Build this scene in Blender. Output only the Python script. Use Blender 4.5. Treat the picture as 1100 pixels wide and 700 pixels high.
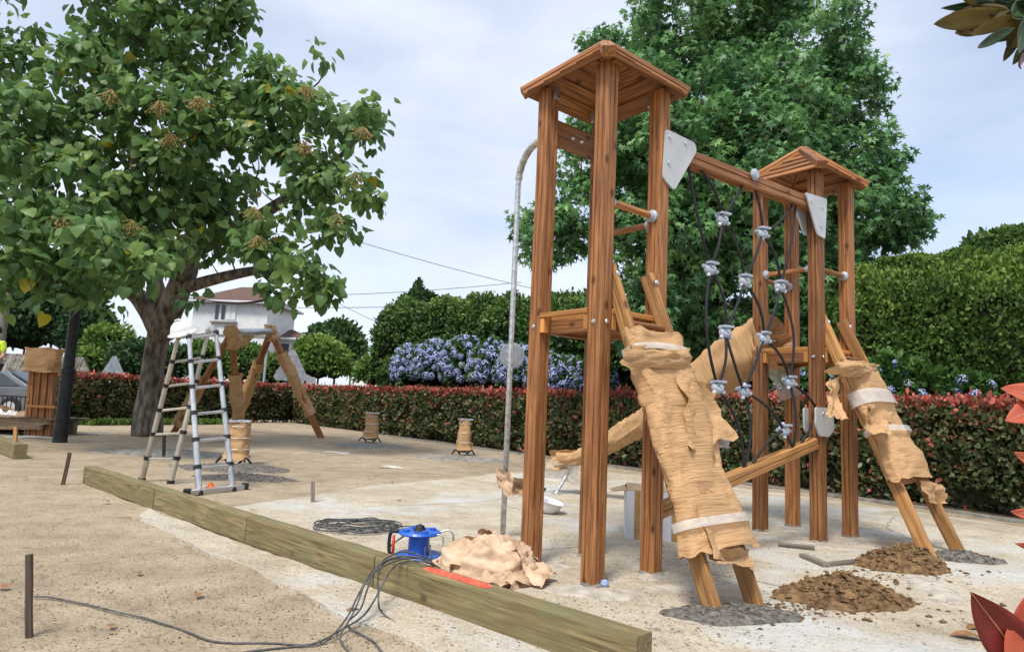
import bpy, math, random
import numpy as np
from mathutils import Vector, Matrix, noise
R = random.Random(7)
NP = np.random.RandomState(11)
for o in list(bpy.data.objects): bpy.data.objects.remove(o)
S = bpy.context.scene
C = S.collection
V = Vector

# ---------------------------------------------------------------- camera
PITCH, ROLL, F, CH = .1164, .0445, 722.0, 1.1
fw = V((0, math.cos(PITCH), math.sin(PITCH))); rt0 = V((1, 0, 0)); up0 = rt0.cross(fw)
rt = rt0 * math.cos(ROLL) + up0 * math.sin(ROLL)
up = up0 * math.cos(ROLL) - rt0 * math.sin(ROLL)
CAM = V((0, 0, CH))
cd = bpy.data.cameras.new('camera'); cam = bpy.data.objects.new('camera', cd); C.objects.link(cam)
cd.sensor_width = 36; cd.lens = F / 1100 * 36; cd.clip_start = .05; cd.clip_end = 2000
m3 = Matrix((rt, up, -fw)).transposed()
cam.matrix_world = Matrix.Translation(CAM) @ m3.to_4x4()
S.camera = cam

def ray(x, y): return fw + rt * ((x - 550) / F) - up * ((y - 350) / F)
def gr(x, y, z=0.0):
    d = ray(x, y); return CAM + d * ((z - CH) / d.z)
def at(x, y, Y):
    d = ray(x, y); return CAM + d * (Y / d.y)

# ---------------------------------------------------------------- light
SUN_EL, SUN_AZ = math.radians(58), math.radians(205)     # azimuth clockwise from +Y
w = bpy.data.worlds.new('World'); S.world = w; w.use_nodes = True
nt = w.node_tree; nt.nodes.clear()
def N(nt, t, **k):
    n = nt.nodes.new(t)
    for a, b in k.items(): setattr(n, a, b)
    return n
out = N(nt, 'ShaderNodeOutputWorld'); bg = N(nt, 'ShaderNodeBackground'); bg.inputs[1].default_value = .13
sky = N(nt, 'ShaderNodeTexSky', sky_type='NISHITA'); sky.sun_disc = False
sky.sun_elevation = SUN_EL; sky.sun_rotation = SUN_AZ
tc = N(nt, 'ShaderNodeTexCoord'); mp = N(nt, 'ShaderNodeMapping'); mp.inputs['Scale'].default_value = (1, 1, 2.6)
mp.inputs['Location'].default_value = (.35, .1, .2)
nz = N(nt, 'ShaderNodeTexNoise'); nz.inputs['Scale'].default_value = 1.7; nz.inputs['Detail'].default_value = 5; nz.inputs['Roughness'].default_value = .5
nz.inputs['Distortion'].default_value = .3
rp = N(nt, 'ShaderNodeValToRGB'); rp.color_ramp.elements[0].position = .3; rp.color_ramp.elements[0].color = (.38,)*3+(1,)
rp.color_ramp.elements[1].position = .56; rp.color_ramp.elements[1].color = (.97,)*3+(1,)
nz2 = N(nt, 'ShaderNodeTexNoise'); nz2.inputs['Scale'].default_value = 3.1; nz2.inputs['Detail'].default_value = 4
rp2 = N(nt, 'ShaderNodeValToRGB'); rp2.color_ramp.elements[0].position = .3; rp2.color_ramp.elements[0].color = (3.75, 4.15, 4.95, 1)
rp2.color_ramp.elements[1].position = .7; rp2.color_ramp.elements[1].color = (4.75, 5.1, 5.75, 1)
mx = N(nt, 'ShaderNodeMixRGB')
L = nt.links.new
L(tc.outputs['Generated'], mp.inputs[0]); L(mp.outputs[0], nz.inputs[0]); L(mp.outputs[0], nz2.inputs[0])
L(nz.outputs[0], rp.inputs[0]); L(nz2.outputs[0], rp2.inputs[0])
L(rp.outputs[0], mx.inputs[0]); L(sky.outputs[0], mx.inputs[1]); L(rp2.outputs[0], mx.inputs[2])
L(mx.outputs[0], bg.inputs[0]); L(bg.outputs[0], out.inputs[0])
sd = bpy.data.lights.new('sun', 'SUN'); sd.energy = 2.5; sd.angle = math.radians(15); sd.color = (1, .95, .87)
so = bpy.data.objects.new('sun', sd); C.objects.link(so)
sdir = V((math.sin(SUN_AZ) * math.cos(SUN_EL), math.cos(SUN_AZ) * math.cos(SUN_EL), math.sin(SUN_EL)))
so.rotation_euler = sdir.to_track_quat('Z', 'Y').to_euler(); so.location = (0, 0, 20)
S.view_settings.view_transform = 'Standard'; S.view_settings.look = 'None'
S.view_settings.exposure = 0.66; S.view_settings.gamma = 1; S.view_settings.use_curve_mapping = False
S.render.engine = 'CYCLES'
S.cycles.max_bounces = 6; S.cycles.transparent_max_bounces = 6

# ---------------------------------------------------------------- materials
def mat(name, col, col2=None, scale=8, rough=.7, bump=0, bscale=None, metal=0, stretch=(1, 1, 1), detail=5,
        spec=.3, trans=0, attr=None, ramp=None, lo=.35, hi=.65, uv=False, wobble=0, coat=0):
    m = bpy.data.materials.new(name); m.use_nodes = True; nt = m.node_tree; L = nt.links.new
    b = nt.nodes['Principled BSDF']; b.inputs['Roughness'].default_value = rough
    b.inputs['Metallic'].default_value = metal; b.inputs['Specular IOR Level'].default_value = spec
    b.inputs['Coat Weight'].default_value = coat
    tc = N(nt, 'ShaderNodeTexCoord'); mp = N(nt, 'ShaderNodeMapping'); mp.inputs['Scale'].default_value = stretch
    L(tc.outputs['UV' if uv else 'Object'], mp.inputs[0])
    oi = N(nt, 'ShaderNodeObjectInfo'); mu = N(nt, 'ShaderNodeMath', operation='MULTIPLY'); mu.inputs[1].default_value = 37
    L(oi.outputs['Random'], mu.inputs[0]); L(mu.outputs[0], mp.inputs['Location'])
    nz = N(nt, 'ShaderNodeTexNoise'); nz.inputs['Scale'].default_value = scale; nz.inputs['Detail'].default_value = detail
    nz.inputs['Distortion'].default_value = wobble
    L(mp.outputs[0], nz.inputs[0])
    r = N(nt, 'ShaderNodeValToRGB'); r.color_ramp.elements[0].position = lo; r.color_ramp.elements[1].position = hi
    if attr:
        a = N(nt, 'ShaderNodeAttribute', attribute_name=attr); L(a.outputs['Fac'], r.inputs[0])
        while len(r.color_ramp.elements) < len(ramp): r.color_ramp.elements.new(.5)
        for e, (p, c) in zip(r.color_ramp.elements, ramp): e.position = p; e.color = (*c, 1)
    else:
        r.color_ramp.elements[0].color = (*col, 1); r.color_ramp.elements[1].color = (*(col2 or col), 1)
        L(nz.outputs[0], r.inputs[0])
    L(r.outputs[0], b.inputs['Base Color'])
    if bump:
        bp = N(nt, 'ShaderNodeBump'); bp.inputs['Strength'].default_value = 1; bp.inputs['Distance'].default_value = bump
        n2 = nz
        if bscale:
            n2 = N(nt, 'ShaderNodeTexNoise'); n2.inputs['Scale'].default_value = bscale; n2.inputs['Detail'].default_value = 6
            L(mp.outputs[0], n2.inputs[0])
        L(n2.outputs[0], bp.inputs['Height']); L(bp.outputs[0], b.inputs['Normal'])
    if trans:
        t = N(nt, 'ShaderNodeBsdfTranslucent'); L(r.outputs[0], t.inputs[0]); ms = N(nt, 'ShaderNodeMixShader'); ms.inputs[0].default_value = trans
        L(b.outputs[0], ms.inputs[1]); L(t.outputs[0], ms.inputs[2]); L(ms.outputs[0], nt.nodes['Material Output'].inputs[0])
    m['nodes'] = 1
    return m

def wood(name, a, b, c, knots=True, rough=.55, fine=55, bump=.0012, green=None):
    m = bpy.data.materials.new(name); m.use_nodes = True; nt = m.node_tree; L = nt.links.new
    bs = nt.nodes['Principled BSDF']; bs.inputs['Roughness'].default_value = rough; bs.inputs['Specular IOR Level'].default_value = .35
    tc = N(nt, 'ShaderNodeTexCoord'); oi = N(nt, 'ShaderNodeObjectInfo'); mu = N(nt, 'ShaderNodeMath', operation='MULTIPLY'); mu.inputs[1].default_value = 53
    L(oi.outputs['Random'], mu.inputs[0]); mp = N(nt, 'ShaderNodeMapping'); L(tc.outputs['Object'], mp.inputs[0]); L(mu.outputs[0], mp.inputs['Location'])
    mp.inputs['Scale'].default_value = (1, 1, .05)
    n1 = N(nt, 'ShaderNodeTexNoise'); n1.inputs['Scale'].default_value = fine; n1.inputs['Detail'].default_value = 8; n1.inputs['Distortion'].default_value = .6
    L(mp.outputs[0], n1.inputs[0])
    mp2 = N(nt, 'ShaderNodeMapping'); L(tc.outputs['Object'], mp2.inputs[0]); L(mu.outputs[0], mp2.inputs['Location']); mp2.inputs['Scale'].default_value = (1, 1, .35)
    n2 = N(nt, 'ShaderNodeTexNoise'); n2.inputs['Scale'].default_value = 7; n2.inputs['Detail'].default_value = 5
    L(mp2.outputs[0], n2.inputs[0])
    r1 = N(nt, 'ShaderNodeValToRGB'); r1.color_ramp.elements[0].position = .33; r1.color_ramp.elements[1].position = .66
    r1.color_ramp.elements[0].color = (*a, 1); r1.color_ramp.elements[1].color = (*b, 1)
    L(n1.outputs[0], r1.inputs[0])
    mxa = N(nt, 'ShaderNodeMixRGB'); mxa.inputs[2].default_value = (*c, 1)
    r2 = N(nt, 'ShaderNodeValToRGB'); r2.color_ramp.elements[0].position = .45; r2.color_ramp.elements[1].position = .75
    r2.color_ramp.elements[1].color = (.75, .75, .75, 1)
    L(n2.outputs[0], r2.inputs[0]); L(r2.outputs[0], mxa.inputs[0]); L(r1.outputs[0], mxa.inputs[1])
    last = mxa
    # per-board tone
    hs = N(nt, 'ShaderNodeHueSaturation'); mr = N(nt, 'ShaderNodeMapRange'); mr.inputs[3].default_value = .66; mr.inputs[4].default_value = 1.22
    L(oi.outputs['Random'], mr.inputs[0]); L(mr.outputs[0], hs.inputs['Value']); L(last.outputs[0], hs.inputs['Color']); last = hs
    if knots:
        mp3 = N(nt, 'ShaderNodeMapping'); L(tc.outputs['Object'], mp3.inputs[0]); L(mu.outputs[0], mp3.inputs['Location']); mp3.inputs['Scale'].default_value = (7, 7, 4)
        vo = N(nt, 'ShaderNodeTexVoronoi'); L(mp3.outputs[0], vo.inputs[0]); vo.inputs['Scale'].default_value = 1
        rk = N(nt, 'ShaderNodeValToRGB'); rk.color_ramp.elements[0].position = .08; rk.color_ramp.elements[0].color = (.8, .8, .8, 1)
        rk.color_ramp.elements[1].position = .17; rk.color_ramp.elements[1].color = (0, 0, 0, 1)
        L(vo.outputs['Distance'], rk.inputs[0]); mk = N(nt, 'ShaderNodeMixRGB'); mk.inputs[2].default_value = tuple(x * .3 for x in a) + (1,)
        L(rk.outputs[0], mk.inputs[0]); L(last.outputs[0], mk.inputs[1]); last = mk
    if green:
        mp4 = N(nt, 'ShaderNodeMapping'); L(tc.outputs['Object'], mp4.inputs[0]); mp4.inputs['Scale'].default_value = (3, 3, 1.2)
        n4 = N(nt, 'ShaderNodeTexNoise'); n4.inputs['Scale'].default_value = 2.2; n4.inputs['Detail'].default_value = 6; L(mp4.outputs[0], n4.inputs[0])
        r4 = N(nt, 'ShaderNodeValToRGB'); r4.color_ramp.elements[0].position = .4; r4.color_ramp.elements[1].position = .7
        L(n4.outputs[0], r4.inputs[0]); mg = N(nt, 'ShaderNodeMixRGB'); mg.inputs[2].default_value = (*green, 1)
        L(r4.outputs[0], mg.inputs[0]); L(last.outputs[0], mg.inputs[1]); last = mg
    L(last.outputs[0], bs.inputs['Base Color'])
    bp = N(nt, 'ShaderNodeBump'); bp.inputs['Distance'].default_value = bump; L(n1.outputs[0], bp.inputs['Height']); L(bp.outputs[0], bs.inputs['Normal'])
    return m

def ground_mat(name, cols, stone, pebble=60, bump=.006, dust=None):
    m = bpy.data.materials.new(name); m.use_nodes = True; nt = m.node_tree; L = nt.links.new
    bs = nt.nodes['Principled BSDF']; bs.inputs['Roughness'].default_value = .95; bs.inputs['Specular IOR Level'].default_value = .1
    tc = N(nt, 'ShaderNodeTexCoord')
    def nz(sc, de=6, dist=0):
        n = N(nt, 'ShaderNodeTexNoise'); n.inputs['Scale'].default_value = sc; n.inputs['Detail'].default_value = de; n.inputs['Distortion'].default_value = dist
        n.inputs['Roughness'].default_value = .62
        L(tc.outputs['Object'], n.inputs[0]); return n
    big = nz(.45, 5, .6); mid = nz(3.2, 8, .3); fine = nz(70, 4)
    r = N(nt, 'ShaderNodeValToRGB'); r.color_ramp.elements[0].position = .3; r.color_ramp.elements[0].color = (*cols[0], 1)
    r.color_ramp.elements[1].position = .72; r.color_ramp.elements[1].color = (*cols[2], 1); e = r.color_ramp.elements.new(.5); e.color = (*cols[1], 1)
    ad = N(nt, 'ShaderNodeMath', operation='MULTIPLY_ADD'); ad.inputs[1].default_value = .5; 
    h = N(nt, 'ShaderNodeMath', operation='MULTIPLY'); h.inputs[1].default_value = .5; L(big.outputs[0], h.inputs[0])
    L(mid.outputs[0], ad.inputs[0]); L(h.outputs[0], ad.inputs[2]); L(ad.outputs[0], r.inputs[0])
    vo = N(nt, 'ShaderNodeTexVoronoi'); vo.inputs['Scale'].default_value = pebble; L(tc.outputs['Object'], vo.inputs[0])
    rv = N(nt, 'ShaderNodeValToRGB'); rv.color_ramp.elements[0].position = .1; rv.color_ramp.elements[0].color = (1, 1, 1, 1); rv.color_ramp.elements[1].position = .42; rv.color_ramp.elements[1].color = (0, 0, 0, 1)
    L(vo.outputs['Distance'], rv.inputs[0])
    pm = N(nt, 'ShaderNodeMath', operation='MULTIPLY'); L(rv.outputs[0], pm.inputs[0])
    sep = N(nt, 'ShaderNodeSeparateColor'); L(vo.outputs['Color'], sep.inputs[0])
    gt = N(nt, 'ShaderNodeMath', operation='GREATER_THAN'); gt.inputs[1].default_value = .8; L(sep.outputs[0], gt.inputs[0]); L(gt.outputs[0], pm.inputs[1])
    mx = N(nt, 'ShaderNodeMixRGB'); mx.inputs[2].default_value = (*stone, 1); ml = N(nt, 'ShaderNodeMath', operation='MULTIPLY'); ml.inputs[1].default_value = .55
    L(pm.outputs[0], ml.inputs[0]); L(ml.outputs[0], mx.inputs[0]); L(r.outputs[0], mx.inputs[1])
    mf = N(nt, 'ShaderNodeMixRGB', blend_type='MULTIPLY'); mf.inputs[0].default_value = .7
    rf = N(nt, 'ShaderNodeValToRGB'); rf.color_ramp.elements[0].position = .3; rf.color_ramp.elements[0].color = (.55, .53, .5, 1); rf.color_ramp.elements[1].position = .62; rf.color_ramp.elements[1].color = (1.12, 1.12, 1.12, 1)
    L(fine.outputs[0], rf.inputs[0]); L(mx.outputs[0], mf.inputs[1]); L(rf.outputs[0], mf.inputs[2]); last = mf
    sc = nz(9, 3, 1.2); rs = N(nt, 'ShaderNodeValToRGB'); rs.color_ramp.elements[0].position = .60; rs.color_ramp.elements[0].color = (1, 1, 1, 1); rs.color_ramp.elements[1].position = .70; rs.color_ramp.elements[1].color = (.62, .58, .53, 1)
    mm = N(nt, 'ShaderNodeMixRGB', blend_type='MULTIPLY'); mm.inputs[0].default_value = .8; L(sc.outputs[0], rs.inputs[0]); L(last.outputs[0], mm.inputs[1]); L(rs.outputs[0], mm.inputs[2]); last = mm
    if dust:
        dn = nz(.9, 7, .5); rd = N(nt, 'ShaderNodeValToRGB'); rd.color_ramp.elements[0].position = .5; rd.color_ramp.elements[1].position = .62
        L(dn.outputs[0], rd.inputs[0]); md = N(nt, 'ShaderNodeMixRGB'); md.inputs[2].default_value = (*dust, 1)
        ms = N(nt, 'ShaderNodeMath', operation='MULTIPLY'); ms.inputs[1].default_value = .75; L(rd.outputs[0], ms.inputs[0])
        L(ms.outputs[0], md.inputs[0]); L(last.outputs[0], md.inputs[1]); last = md
    L(last.outputs[0], bs.inputs['Base Color'])
    bp = N(nt, 'ShaderNodeBump'); bp.inputs['Distance'].default_value = bump
    a1 = N(nt, 'ShaderNodeMath', operation='ADD'); L(fine.outputs[0], a1.inputs[0]); L(pm.outputs[0], a1.inputs[1])
    a2 = N(nt, 'ShaderNodeMath', operation='MULTIPLY_ADD'); a2.inputs[1].default_value = 7; L(mid.outputs[0], a2.inputs[0]); L(a1.outputs[0], a2.inputs[2])
    L(a2.outputs[0], bp.inputs['Height']); L(bp.outputs[0], bs.inputs['Normal'])
    return m

G = {}
G['orange'] = wood('stained_pine', (.15, .056, .020), (.45, .205, .076), (.25, .10, .034))
G['deck'] = wood('deck_pine', (.36, .14, .035), (.66, .31, .09), (.46, .20, .055))
G['rail'] = wood('ladder_pine', (.22, .10, .035), (.50, .27, .10), (.30, .14, .05))
G['sleeper'] = wood('treated_timber', (.13, .10, .045), (.43, .34, .17), (.22, .15, .07), fine=70, rough=.8, bump=.003, green=(.17, .16, .075))
G['greywood'] = wood('weathered_wood', (.12, .10, .08), (.30, .26, .21), (.2, .17, .13), knots=False, rough=.85)
G['darkwood'] = wood('dark_stake', (.05, .035, .028), (.14, .10, .075), (.09, .06, .05), knots=False, rough=.85)
G['galv'] = mat('galvanised_steel', (.42, .43, .44), (.70, .71, .72), scale=30, rough=.42, metal=.75, spec=.5)
G['steel'] = mat('bolt_steel', (.5, .5, .5), (.66, .66, .66), scale=40, rough=.3, metal=.9)
G['hdpe'] = mat('grey_plastic_panel', (.46, .48, .50), (.54, .56, .58), scale=5, rough=.5, bump=.0003, bscale=200)
G['clamp'] = mat('grey_clamp_plastic', (.30, .35, .43), (.42, .48, .57), scale=12, rough=.4, spec=.5)
G['rope'] = mat('black_rope', (.012, .012, .014), (.035, .035, .04), scale=200, rough=.75, bump=.001)
G['wiregrey'] = mat('grey_wire', (.16, .17, .18), (.25, .26, .27), scale=3, rough=.7)
G['cable'] = mat('grey_cable', (.05, .05, .052), (.12, .12, .12), scale=30, rough=.6)
G['paper'] = mat('kraft_crepe_paper', (.50, .29, .135), (.64, .405, .21), scale=3.5, rough=.78, bump=.011, bscale=7, uv=True, stretch=(2.2, 13, 1), trans=.12, wobble=1.5, lo=.3, hi=.7)
G['paperpink'] = mat('kraft_paper_heap', (.46, .30, .18), (.72, .53, .37), scale=6, rough=.75, bump=.008, bscale=14, trans=.1)
G['film'] = mat('white_wrap_film', (.58, .55, .50), (.74, .72, .68), scale=14, rough=.35, bump=.004, bscale=24)
G['film'].node_tree.nodes['Principled BSDF'].inputs['Alpha'].default_value = .62
G['sleeve'] = mat('dusty_clear_sleeve', (.28, .27, .25), (.52, .51, .49), scale=25, rough=.4, bump=.003, bscale=50)
G['alu'] = mat('ladder_aluminium', (.42, .43, .44), (.62, .63, .65), scale=18, rough=.38, metal=.7, stretch=(1, 1, .2))
G['alu_warm'] = mat('dull_aluminium', (.38, .35, .29), (.52, .49, .42), scale=18, rough=.5, metal=.5, stretch=(1, 1, .2))
G['black'] = mat('black_plastic', (.012, .012, .013), (.03, .03, .03), scale=30, rough=.5)
G['lamp_black'] = mat('black_paint', (.008, .009, .011), (.022, .023, .026), scale=12, rough=.45, bump=.0005)
G['blue'] = mat('blue_plastic', (.012, .08, .42), (.02, .13, .55), scale=10, rough=.35, spec=.5)
G['redpl'] = mat('red_plastic', (.5, .03, .02), (.6, .05, .03), scale=10, rough=.5)
G['orangepl'] = mat('orange_plastic', (.7, .12, .02), (.8, .2, .05), scale=10, rough=.5)
G['white'] = mat('white_plastic', (.66, .67, .68), (.78, .78, .79), scale=9, rough=.35)
G['carton'] = mat('white_carton', (.56, .57, .62), (.68, .69, .73), scale=4, rough=.8)
G['cardboard'] = mat('brown_cardboard', (.42, .29, .17), (.55, .40, .25), scale=8, rough=.85)
G['tape'] = mat('brown_tape', (.35, .20, .07), (.45, .28, .11), scale=20, rough=.3)
G['spray'] = mat('red_spray_paint', (.62, .06, .04), (.75, .16, .09), scale=40, rough=.7)
G['earth'] = mat('clay_soil', (.085, .052, .027), (.25, .155, .08), scale=20, rough=.95, bump=.012, bscale=35, spec=.1)
G['wetcon'] = mat('wet_concrete', (.065, .058, .05), (.20, .18, .155), scale=26, rough=.75, bump=.01, bscale=40, spec=.3)
G['drycon'] = mat('grey_concrete', (.17, .16, .14), (.30, .28, .25), scale=10, rough=.9, bump=.006, bscale=30, spec=.15)
G['dust'] = mat('cement_dust', (.34, .31, .265), (.55, .49, .41), scale=9, rough=.95, bump=.006, bscale=60, spec=.1)
G['bark'] = mat('bark', (.06, .05, .042), (.24, .215, .18), scale=9, rough=.95, bump=.02, bscale=14, stretch=(1, 1, .35), spec=.1)
G['twig'] = mat('twig_bark', (.05, .035, .025), (.10, .075, .05), scale=9, rough=.9)
G['core'] = mat('dark_inner_core', (.012, .014, .007), (.03, .03, .015), scale=20, rough=1, spec=0)  # near-black colour stands in for the shade inside hedges and bushes
GR = lambda a, b, c: [(0, a), (.55, b), (1, c)]
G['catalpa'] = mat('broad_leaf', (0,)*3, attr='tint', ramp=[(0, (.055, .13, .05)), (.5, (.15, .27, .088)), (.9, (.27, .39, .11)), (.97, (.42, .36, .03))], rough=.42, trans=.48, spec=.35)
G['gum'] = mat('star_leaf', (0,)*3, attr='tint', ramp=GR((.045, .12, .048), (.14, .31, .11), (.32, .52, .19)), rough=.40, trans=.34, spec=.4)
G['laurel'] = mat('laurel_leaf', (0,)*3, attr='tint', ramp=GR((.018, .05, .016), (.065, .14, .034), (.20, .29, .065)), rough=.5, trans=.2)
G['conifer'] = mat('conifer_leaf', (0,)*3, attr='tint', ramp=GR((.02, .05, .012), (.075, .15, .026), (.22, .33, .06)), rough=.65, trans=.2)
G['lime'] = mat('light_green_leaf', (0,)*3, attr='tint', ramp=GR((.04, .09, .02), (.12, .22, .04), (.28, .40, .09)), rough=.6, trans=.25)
G['dkleaf'] = mat('dark_green_leaf', (0,)*3, attr='tint', ramp=GR((.012, .04, .015), (.03, .075, .022), (.07, .14, .04)), rough=.6, trans=.2)
G['photinia'] = mat('photinia_leaf', (0,)*3, attr='tint', ramp=[(0, (.022, .035, .014)), (.3, (.075, .11, .04)), (.55, (.17, .17, .075)), (.72, (.16, .075, .045)), (.88, (.36, .09, .07)), (1, (.58, .14, .10))], rough=.45, trans=.12)
G['hydleaf'] = mat('hydrangea_leaf', (0,)*3, attr='tint', ramp=GR((.015, .05, .012), (.04, .11, .022), (.09, .18, .035)), rough=.5, trans=.2)
G['bloom'] = mat('blue_hydrangea_petals', (0,)*3, attr='tint', ramp=GR((.25, .31, .64), (.42, .49, .82), (.66, .71, .92)), rough=.8, trans=.15)
G['bloomw'] = mat('pale_hydrangea_petals', (0,)*3, attr='tint', ramp=GR((.35, .42, .45), (.5, .55, .6), (.62, .66, .66)), rough=.8, trans=.15)
G['seed'] = mat('seed_clusters', (.16, .12, .04), (.36, .28, .10), scale=50, rough=.8)
G['ribdark'] = mat('olive_leaf_rib', (.12, .12, .05), (.2, .19, .08), scale=20, rough=.5)
G['rib'] = mat('pale_leaf_rib', (.50, .22, .12), (.6, .3, .18), scale=20, rough=.5)
G['redleaf'] = mat('red_leaf', (.46, .075, .04), (.70, .20, .12), scale=7, rough=.35, trans=.35, bump=.001)
G['maroonleaf'] = mat('maroon_leaf', (.14, .02, .022), (.24, .04, .035), scale=7, rough=.3, trans=.15, bump=.001)
G['magleaf'] = mat('magnolia_leaf_green', (.02, .045, .022), (.05, .09, .045), scale=6, rough=.3, trans=.1)
G['magunder'] = mat('magnolia_leaf_brown', (.06, .045, .015), (.20, .15, .04), scale=6, rough=.7, trans=.2)
G['litter'] = mat('dry_leaf', (.16, .075, .03), (.32, .16, .07), scale=8, rough=.8)
G['stone'] = mat('rubble_stone', (.16, .14, .11), (.42, .39, .33), scale=3.5, rough=.95, bump=.03, bscale=6, detail=3)
G['render'] = mat('white_render', (.62, .63, .64), (.72, .73, .73), scale=2, rough=.9)
G['tile'] = mat('red_brown_roof_tile', (.085, .048, .038), (.17, .10, .08), scale=14, rough=.85, bump=.02, stretch=(1, 1, 5))
G['glass'] = mat('window_glass', (.03, .04, .05), (.05, .06, .07), scale=2, rough=.1, spec=.6)
G['shutter'] = mat('pale_shutter_paint', (.5, .55, .6), (.6, .64, .68), scale=2, rough=.6)
G['sign'] = mat('sign_back_grey', (.22, .24, .27), (.32, .34, .37), scale=6, rough=.5, metal=.3)
G['carred'] = mat('red_car_paint', (.16, .008, .012), (.2, .012, .018), scale=2, rough=.2, coat=.6)
G['cargrey'] = mat('grey_car_paint', (.10, .11, .13), (.13, .14, .16), scale=2, rough=.22, coat=.6)
G['tyre'] = mat('tyre_rubber', (.015,)*3, (.03,)*3, scale=20, rough=.8)
G['hivis'] = mat('hi_vis_fabric', (.50, .72, .03), (.60, .85, .05), scale=9, rough=.7)
G['cloth'] = mat('dark_work_trousers', (.02, .022, .03), (.045, .05, .06), scale=12, rough=.9)
G['skin'] = mat('skin', (.42, .24, .17), (.5, .3, .22), scale=9, rough=.5)
G['hair'] = mat('dark_hair', (.02, .014, .01), (.04, .03, .02), scale=40, rough=.7)
G['tarp'] = mat('brown_tarp', (.17, .12, .075), (.30, .22, .15), scale=5, rough=.8, bump=.01, bscale=8)
G['gravel'] = mat('small_stones', (.13, .105, .08), (.40, .33, .25), scale=3, rough=.95)
G['ground'] = ground_mat('sandy_ground', ((.23, .18, .125), (.39, .315, .22), (.54, .45, .34)), (.12, .10, .08))
G['slab'] = ground_mat('dusty_concrete', ((.35, .285, .20), (.52, .45, .345), (.66, .61, .52)), (.26, .24, .21), pebble=45, bump=.008, dust=(.53, .54, .52))
G['soil'] = ground_mat('hedge_soil', ((.07, .05, .032), (.13, .095, .06), (.19, .14, .09)), (.10, .08, .05), pebble=30, bump=.02)
G['asphalt'] = mat('asphalt', (.045,)*3, (.075,)*3, scale=30, rough=.9)
G['grass'] = mat('grass_blades', (0,)*3, attr='tint', ramp=GR((.04, .09, .015), (.09, .17, .03), (.2, .28, .07)), rough=.7, trans=.2)

# ---------------------------------------------------------------- object helpers
WM = {}
def empty(name, label, cat, loc=(0, 0, 0), group=None):
    o = bpy.data.objects.new(name, None); C.objects.link(o); o.location = loc; o.empty_display_size = .1
    WM[o] = Matrix.Translation(loc); tag(o, label, cat, group); return o
def tag(o, label=None, cat=None, group=None, kind=None):
    if label: o['label'] = label
    if cat: o['category'] = cat
    if group: o['group'] = group
    if kind: o['kind'] = kind
    return o
def link(name, me, parent=None, M=None):
    o = bpy.data.objects.new(name, me); C.objects.link(o)
    if M is None: M = Matrix.Identity(4)
    WM[o] = M
    if parent is not None: o.parent = parent; o.matrix_basis = WM[parent].inverted() @ M
    else: o.matrix_basis = M
    return o
def mesh(name, vs, fs, m, parent=None, M=None, smooth=False, tint=None, uvs=None):
    """vs in WORLD space (list or array); fs list of tuples"""
    vs = np.asarray([tuple(v) for v in vs] if not isinstance(vs, np.ndarray) else vs, dtype=float)
    if M is None: M = Matrix.Translation(V(((vs[:, 0].min()+vs[:, 0].max())/2, (vs[:, 1].min()+vs[:, 1].max())/2, vs[:, 2].min())))
    Mi = np.array(M.inverted()); lv = vs @ Mi[:3, :3].T + Mi[:3, 3]
    me = bpy.data.meshes.new(name)
    if isinstance(fs, np.ndarray):
        n, k = fs.shape
        me.vertices.add(len(lv)); me.vertices.foreach_set('co', lv.ravel()); me.loops.add(n*k); me.loops.foreach_set('vertex_index', fs.ravel().astype(np.int32))
        me.polygons.add(n); me.polygons.foreach_set('loop_start', np.arange(0, n*k, k, dtype=np.int32)); me.update(calc_edges=True); me.validate()
    else:
        me.from_pydata([tuple(v) for v in lv], [], fs); me.update()
    me.materials.append(m)
    if smooth: me.polygons.foreach_set('use_smooth', [True]*len(me.polygons))
    if tint is not None:
        a = me.attributes.new('tint', 'FLOAT', 'POINT'); a.data.foreach_set('value', np.asarray(tint, dtype=np.float32))
    if uvs is not None:
        ul = me.uv_layers.new(name='UVMap'); li = np.empty(len(me.loops), dtype=np.int32); me.loops.foreach_get('vertex_index', li)
        ul.data.foreach_set('uv', np.asarray(uvs)[li].ravel())
    return link(name, me, parent, M)

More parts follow.
